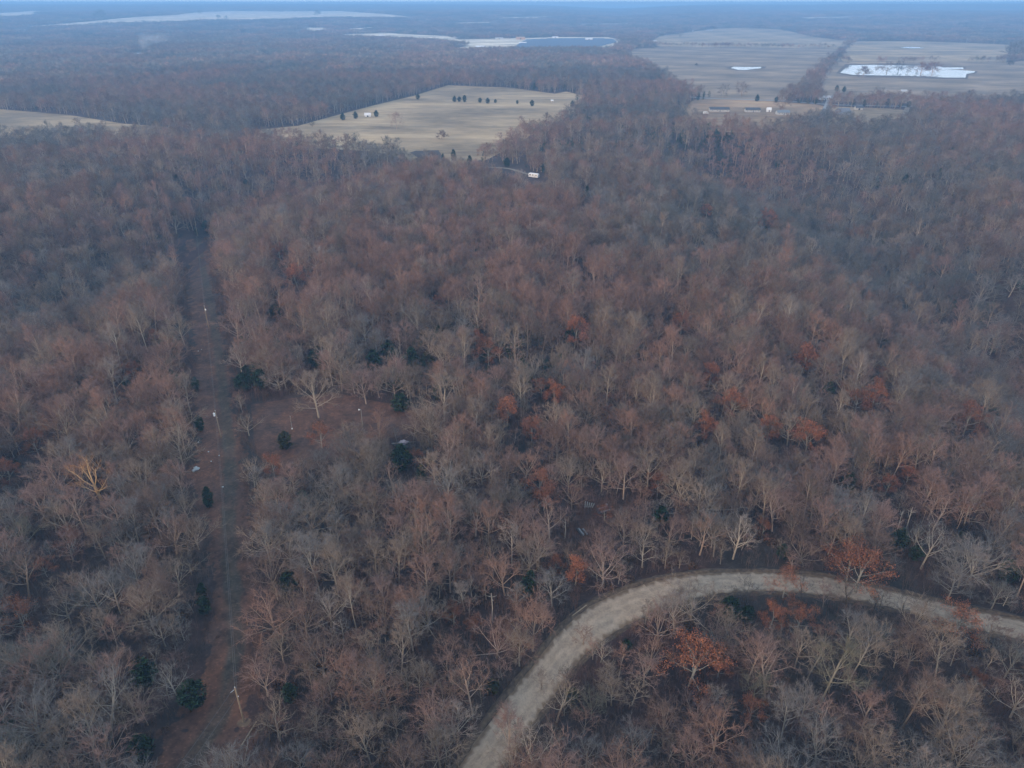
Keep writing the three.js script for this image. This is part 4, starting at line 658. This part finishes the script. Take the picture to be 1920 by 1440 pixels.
function snag(px, py, H, label, seed) { const q = rng(seed), [x, z] = groundAt(px, py), o = thing('dead_snag', label, 'dead tree', x, z), T = new Buf(), B = new Buf(); T.tube([[0, -0.3, 0], [0.1, H * 0.5, 0.05], [-0.1, H, 0.1]], [0.17, 0.13, 0.05], 6, [0.30, 0.265, 0.22]); for (let k = 0; k < 6; k++) { const y = H * (0.55 + 0.42 * q()), a = q() * 6.283, L = 0.7 + 1.4 * q(); B.tube([[0, y, 0.05], [Math.cos(a) * L * 0.6, y + L * 0.3, Math.sin(a) * L * 0.6], [Math.cos(a) * L, y + L * 0.7, Math.sin(a) * L]], [0.06, 0.04, 0], 4, [0.30, 0.265, 0.22]); } part('trunk', o, T.geometry(), barkMat); part('stubs', o, B.geometry(), barkMat); }
snag(923, 1165, 8.5, 'pale broken dead trunk alone in the lower wood', 3); snag(1676, 1010, 9, 'white dead trunk with short stubs in the right wood', 4); snag(1693, 1006, 9.5, 'forked white dead trunk right beside another in the right wood', 5); snag(1596, 758, 11, 'leaning grey dead trunk in the bluish right wood', 6); snag(1528, 772, 7, 'short dead tree with white arms in the right wood', 7); snag(1059, 1010, 6, 'thin pale dead stem near the dark timbers', 8);
// ---------------------------------------------------------------- camper, vans, houses
function wheels(o, list, r, w) { for (const [x, z] of list) { const t = part('wheel', o, new THREE.CylinderGeometry(r, r, w, 12).rotateX(Math.PI / 2).translate(x, r, z), rubberMat); part('hub', t, new THREE.CylinderGeometry(r * 0.5, r * 0.5, w + 0.04, 10).rotateX(Math.PI / 2).translate(x, r, z), metalMat); } }
function bodyShape(pts, width, bevel = 0.08) { const s = new THREE.Shape(pts.map(([x, y]) => new THREE.Vector2(x, y))); return new THREE.ExtrudeGeometry(s, { depth: width - 2 * bevel, bevelEnabled: true, bevelSize: bevel, bevelThickness: bevel, bevelSegments: 2 }).translate(0, 0, -width / 2 + bevel); }
{ const [x, z] = groundAt(1001, 333), o = thing('camper_trailer', 'long white camper trailer parked in the wood before the tan field', 'camper', x, z); o.rotation.y = -0.55;
  part('body', o, bodyShape([[-4.2, 0.6], [4, 0.6], [4.2, 1.4], [4.1, 3.0], [3.6, 3.25], [-3.9, 3.25], [-4.3, 2.6]], 2.5), whiteMat); for (const wx of [-2.8, -0.4, 2.6]) part('window', o, box(1.1, 0.7, 0.04, wx, 2.2, 1.27), glassMat); const d = part('door', o, box(0.75, 1.9, 0.05, 1.1, 1.75, 1.28), porcelain); part('handle', d, box(0.08, 0.18, 0.06, 1.36, 1.7, 1.32), darkMat); part('stripe', o, box(8.2, 0.16, 0.03, 0, 1.3, 1.268), std(C(0.12, 0.16, 0.24), 0.5)); wheels(o, [[-0.6, 1.1], [0.3, 1.1], [-0.6, -1.1], [0.3, -1.1]], 0.38, 0.25); part('hitch', o, rod([-4.2, 0.65, 0], [-5.6, 0.5, 0], 0.07), darkMat); part('vent', o, box(0.6, 0.2, 0.6, 1.5, 3.35, 0), whiteMat); }
function van(px, py, label, turn) { const [x, z] = groundAt(px, py), o = thing('white_van', label, 'van', x, z, undefined, 0.3); o.rotation.y = turn; part('body', o, bodyShape([[-3.1, 0.45], [3.1, 0.45], [3.2, 1.2], [2.3, 1.5], [1.7, 2.6], [-3.0, 2.7], [-3.2, 2.4]], 2.1), whiteMat); part('windscreen', o, box(0.05, 0.95, 1.7, 2.05, 2.05, 0).rotateZ(0), glassMat); for (const s of [-1, 1]) for (const wx of [-1.6, 0, 1.3]) part('window', o, box(1.1, 0.6, 0.04, wx, 2.0, s * 1.06), glassMat); for (const s of [-0.7, 0.7]) part('headlight', o, box(0.05, 0.2, 0.35, 3.25, 0.9, s), porcelain); wheels(o, [[-2, 0.95], [2, 0.95], [-2, -0.95], [2, -0.95]], 0.4, 0.28); }
van(1323, 214, 'white van parked left of the dark roofed houses below the highway', 0.1);
function house(px, py, label, o) {
  const [x, z] = groundAt(px, py), h = thing(o.name ?? 'house', label, o.category ?? 'house', x, z, undefined, 0.25), { w, d, e = 2.8, rise = 2.2 } = o, wall = std(C(...(o.wall ?? [0.4, 0.39, 0.37])), 0.85), roof = std(C(...(o.roof ?? [0.06, 0.06, 0.065])), 0.85); h.rotation.y = o.turn ?? 0;
  const W = part('wall', h, bodyShape([[-d / 2, 0], [d / 2, 0], [d / 2, e], [0, e + rise - 0.1], [-d / 2, e]], w, 0.02).rotateY(Math.PI / 2), wall);
  const l = Math.hypot(d / 2 + 0.5, rise * (d / 2 + 0.5) / (d / 2)), a = Math.atan2(rise, d / 2);
  for (const s of [-1, 1]) part('roof', h, new THREE.BoxGeometry(w + 0.9, 0.18, l).rotateX(s * a).translate(0, e + rise / 2 + 0.02 - 0.5 * rise / d * 0.5, s * (d / 4 + 0.25)), roof);
  if (o.plain) { part('door', h, box(Math.min(4, w * 0.25), e * 0.75, 0.06, 0, e * 0.375, d / 2 + 0.03), darkMat); return h; }
  const dr = part('door', h, box(1.0, 2.1, 0.08, 0.4, 1.05, d / 2 + 0.03), darkMat); part('handle', dr, box(0.08, 0.12, 0.08, 0.75, 1.05, d / 2 + 0.1), metalMat);
  for (let k = 0; k < 4; k++) { const wx = -w / 2 + w * (k + 0.5) / 4 + (k === 2 ? 0.9 : 0); const f = part('window', h, box(1.5, 1.2, 0.05, wx, 1.6, d / 2 + 0.03), whiteMat); part('pane', f, box(1.25, 0.95, 0.04, wx, 1.6, d / 2 + 0.05), glassMat); }
  part('chimney', h, box(0.7, 1.6, 0.7, -w * 0.25, e + rise + 0.1, -0.3), std(C(0.25, 0.14, 0.1), 0.9)); return h;
}
house(1348, 209, 'long dark roofed house beside the white van', { w: 24, d: 10, turn: -0.08 }); house(1410, 210, 'dark roofed house between the van house and the white shed', { w: 18, d: 9, turn: -0.05 }); house(1441, 210, 'tiny white shed in the yard below the highway', { name: 'shed', category: 'shed', w: 5, d: 4, wall: [0.75, 0.75, 0.73], roof: [0.7, 0.7, 0.7], plain: 1 }); house(1467, 215, 'grey roofed house partly behind trees below the highway', { w: 15, d: 9, roof: [0.16, 0.18, 0.2] });
house(1580, 214, 'broad grey house right of the driveway, gable to the viewer', { w: 13, d: 17, roof: [0.14, 0.15, 0.17], wall: [0.25, 0.26, 0.28], rise: 4 }); house(1609, 206, 'dark open shed on the tan grass by the highway', { name: 'shed', category: 'shed', w: 9, d: 6, plain: 1 }); house(1778, 224, 'pale house among trees at far right of the highway', { w: 16, d: 10, roof: [0.3, 0.31, 0.33], wall: [0.6, 0.6, 0.6] }); house(1795, 226, 'small pale garage right of the tree hidden house', { name: 'garage', category: 'garage', w: 8, d: 7, plain: 1, roof: [0.3, 0.31, 0.33], wall: [0.6, 0.6, 0.6] });
house(1545, 187, 'white roadside building at the highway junction', { w: 14, d: 9, roof: [0.5, 0.5, 0.5], wall: [0.7, 0.7, 0.7] }); house(1693, 175, 'small grey barn at the edge of the pond field', { name: 'barn', category: 'barn', w: 9, d: 7, plain: 1, roof: [0.4, 0.4, 0.4] });
house(690, 219, 'low white shed by cedars at the left end of the tan field', { name: 'shed', category: 'shed', w: 7, d: 4, e: 2, plain: 1, wall: [0.7, 0.7, 0.68], roof: [0.6, 0.6, 0.6] }); house(1035, 192, 'little white pump house at the far side of the tan field', { name: 'pump_house', category: 'shed', w: 3.2, d: 3, e: 2.2, rise: 1, plain: 1, wall: [0.55, 0.5, 0.42], roof: [0.6, 0.6, 0.6] });
house(900, 90, 'long barn with a white roof on the far pale field', { name: 'barn', category: 'barn', w: 30, d: 16, e: 4, plain: 1, wall: [0.4, 0.42, 0.45], roof: [0.85, 0.85, 0.85] }); house(976, 74, 'orange brown hall behind the solar panels', { name: 'hall', category: 'building', w: 34, d: 22, e: 7, plain: 1, wall: [0.5, 0.3, 0.17], roof: [0.5, 0.36, 0.25] }); house(936, 73, 'pale low building left of the orange hall', { w: 30, d: 16, plain: 1, wall: [0.6, 0.6, 0.58], roof: [0.5, 0.5, 0.5] }); house(1104, 76, 'white building at the right end of the solar panels', { name: 'hall', category: 'building', w: 26, d: 18, e: 6, plain: 1, wall: [0.75, 0.75, 0.75], roof: [0.8, 0.8, 0.8] });
house(980, 82, 'white equipment shelter left of the solar panels', { name: 'shed', category: 'shed', w: 26, d: 9, plain: 1, wall: [0.8, 0.8, 0.8], roof: [0.8, 0.8, 0.8] }); house(1041, 71, 'white low building behind the solar panels', { w: 24, d: 12, plain: 1, wall: [0.75, 0.75, 0.75], roof: [0.75, 0.75, 0.75] });
house(262, 103, 'pale roofed house with smoke rising in the left far wood', { w: 24, d: 12, roof: [0.55, 0.57, 0.6], plain: 1 }); house(552, 60, 'tiny white farmhouse on the far pale ground', { w: 26, d: 16, e: 6, plain: 1, wall: [0.8, 0.8, 0.78], roof: [0.7, 0.7, 0.7] }); house(506, 60, 'far white farm building left of the tiny farmhouse', { w: 30, d: 14, plain: 1, wall: [0.8, 0.8, 0.78], roof: [0.7, 0.7, 0.7] }); house(716, 69, 'small white house on the far pale strip', { w: 22, d: 14, e: 5, plain: 1, wall: [0.8, 0.8, 0.78], roof: [0.8, 0.8, 0.8] }); house(1330, 58, 'grey farm building at the far edge of the right field', { name: 'barn', category: 'barn', w: 34, d: 16, plain: 1, wall: [0.4, 0.42, 0.45], roof: [0.5, 0.5, 0.52] }); house(1294, 59, 'white farm building left of the grey one behind the right field', { name: 'barn', category: 'barn', w: 26, d: 16, e: 5, plain: 1, wall: [0.75, 0.72, 0.7], roof: [0.7, 0.7, 0.7] }); house(1228, 79, 'white hut beyond the solar panels on the field edge', { name: 'shed', category: 'shed', w: 10, d: 8, plain: 1, wall: [0.8, 0.8, 0.8], roof: [0.8, 0.8, 0.8] });
house(210, 110, 'low pale roof in the left far wood', { w: 22, d: 10, plain: 1, wall: [0.6, 0.6, 0.6], roof: [0.6, 0.6, 0.6] }); house(508, 110, 'low tan roof in the far wood left of centre', { w: 26, d: 12, plain: 1, wall: [0.5, 0.42, 0.34], roof: [0.5, 0.44, 0.36] });
[[340, 62, 'white farmhouse on a pale strip in the upper left'], [196, 72, 'small white barn on the leftmost far strip'], [600, 58, 'far white house right of the tiny farmhouse'], [668, 59, 'pale farm roof on the strip left of centre'], [985, 37, 'faint white farm on the strip near the skyline'], [1130, 50, 'faint white farm above the right field'], [725, 103, 'tan roofed hut in the wood left of the white roofed barn'], [855, 71, 'white hut at the left of the far pale field']].forEach(([px, py, label], i) => house(px, py, label, { w: 22 + 6 * (i % 3), d: 13, e: 5, plain: 1, turn: 0.4 * (i % 4), wall: [0.7, 0.69, 0.66], roof: i % 2 ? [0.6, 0.6, 0.6] : [0.72, 0.7, 0.68] }));
// ---------------------------------------------------------------- solar panels
{
  const panel = new THREE.MeshPhysicalMaterial({ color: C(0.02, 0.045, 0.10), roughness: 0.5, specularIntensity: 0.35 }), [ax, az] = groundAt(1060, 84), p = solarPoly, legGeo = cyl(0.12, 0.12, 1.6, 0, 0, 0, 5); let k = 0;
  for (let z = p.c + 8; z < p.d - 6; z += 34) {
    let x0 = 1e9, x1 = -1e9; for (let x = p.a; x < p.b; x += 6) if (inside(x, z, p.poly)) { x0 = Math.min(x0, x); x1 = Math.max(x1, x); }
    if (x1 - x0 < 60) continue; const w = x1 - x0, o = thing('solar_panel_row', 'dark blue row of solar panels in the far solar field', 'solar panel', (x0 + x1) / 2, z, 'rows of the far solar field', 0.3);
    part('panel', o, new THREE.BoxGeometry(w, 0.25, 26).rotateX(0.06).translate(0, 2.6, 0), panel); for (const s of [-0.45, -0.15, 0.15, 0.45]) part('leg', o, legGeo.clone().translate(w * s, 0, 0), metalMat);
  }
}
// ---------------------------------------------------------------- trees and bushes standing out on the fields
{
  const small = bareTree(401, { ...MID, H: 9, W: 8, fork: 0.45, twigR: 0.05 }), bushy = bareTree(402, { ...MID, H: 6, W: 8, fork: 0.3, first: 0.2, mid: 0.45, limbs: 10, twigR: 0.06 });
  [[828, 256, 22, bushy, 'brown', 'field_bush', 'lone leafless bush in the tan field'], [586, 236, 10, small, 'dark', 'field_tree', 'small dark tree at the left end of the tan field'], [1617, 138, 26, bushy, 'brown', 'pond_tree', 'bushy bare tree at the left shore of the large pond'], [1662, 134, 20, small, 'brown', 'pond_tree', 'second bare tree along the near pond shore'], [1684, 131, 18, small, 'dark', 'pond_tree', 'taller bare tree mid near pond shore'], [1702, 136, 10, small, 'brown', 'pond_tree', 'slim small tree mid near pond shore'], [1726, 131, 26, bushy, 'russet', 'pond_tree', 'left half of the wide reddish willow clump in the pond'], [1748, 131, 28, bushy, 'russet', 'pond_tree', 'right half of the wide reddish willow clump in the pond'], [1275, 68, 10, small, 'grey', 'field_tree', 'lone bare tree at the left of the far right field'], [1164, 82, 22, bushy, 'grey', 'field_tree', 'grey bush clump right of the solar panels'], [1190, 84, 24, bushy, 'grey', 'field_tree', 'second grey bush clump right of the solar panels'], [1226, 88, 12, bushy, 'slate', 'field_tree', 'small dark bush right of the solar panels'], [1306, 122, 6, bushy, 'dark', 'field_bush', 'tiny dark bush left of the small pond'], [1893, 120, 12, bushy, 'dark', 'field_bush', 'dark bush right of the large pond'], [1905, 100, 44, bushy, 'slate', 'field_tree', 'dark tree clump at the right picture edge by the pond field'], [1465, 205, 30, small, 'brown', 'field_tree', 'bare tree beside the grey roofed house below the highway'], [1390, 175, 24, small, 'brown', 'field_tree', 'bare tree on the highway verge left of the junction'], [1355, 178, 22, small, 'grey', 'field_tree', 'grey bare tree on the highway verge, farther left'], [1640, 186, 26, small, 'grey', 'field_tree', 'bare tree on the highway verge right of the junction'], [226, 32, 12, bushy, 'slate', 'field_tree', 'dark round tree on the far left pale field'], [190, 33, 26, bushy, 'slate', 'field_tree', 'dark tree clump on the far left pale field'], [265, 29, 8, bushy, 'slate', 'field_tree', 'small tree right of the round one on the pale field'], [376, 24, 10, bushy, 'slate', 'field_tree', 'tree at the upper edge of the far left pale field'], [410, 33, 9, bushy, 'slate', 'field_tree', 'first tree at the right end of the left pale field'], [424, 34, 8, bushy, 'slate', 'field_tree', 'second tree at the right end of the left pale field'], [595, 26, 14, bushy, 'slate', 'field_tree', 'dark tree clump on the far middle pale field']].forEach(([px, py, w, v, tone, name, label]) => { const [x, z] = groundAt(px, py + w * 0.25), s = project(x, height(x, z), z)[2] / FOCAL * w / v.width; treeCopy(name, `f${v.H}${tone}`, () => [['trunk', v.trunk, tint(tone)], ['crown', v.crown, tint(tone)]], { x, z, s, turn: hash2(px, py) * 6, lift: 0.3 }).userData = { label, category: name === 'field_bush' ? 'bush' : 'tree' }; });
}
// ---------------------------------------------------------------- chimney smoke
{
  const [x, z] = groundAt(272, 102), o = thing('chimney_smoke', 'thin plume of white smoke drifting over the left far wood', 'smoke', x, z); o.userData.kind = 'stuff'; const q = rng(66), m = std(C(0.8, 0.82, 0.85), 1, { transparent: true, opacity: 0.02, depthWrite: false });
  for (let k = 0; k < 34; k++) { const t = k / 33, R = 3 + 12 * t; part('smoke', o, new THREE.IcosahedronGeometry(R, 2).scale(1.4, 0.8, 1).translate((q() - 0.5) * 10 + (k % 3 ? 60 * t * t : 15 * t * t), 12 + 34 * t + (q() - 0.5) * 6, (q() - 0.5) * 12), m); }
}
renderScene();
function renderScene() {
  const renderer = new THREE.WebGLRenderer({ antialias: true });
  renderer.toneMapping = THREE.LinearToneMapping; renderer.toneMappingExposure = EXPOSURE; renderer.shadowMap.enabled = true;
  renderer.render(scene, camera);
}
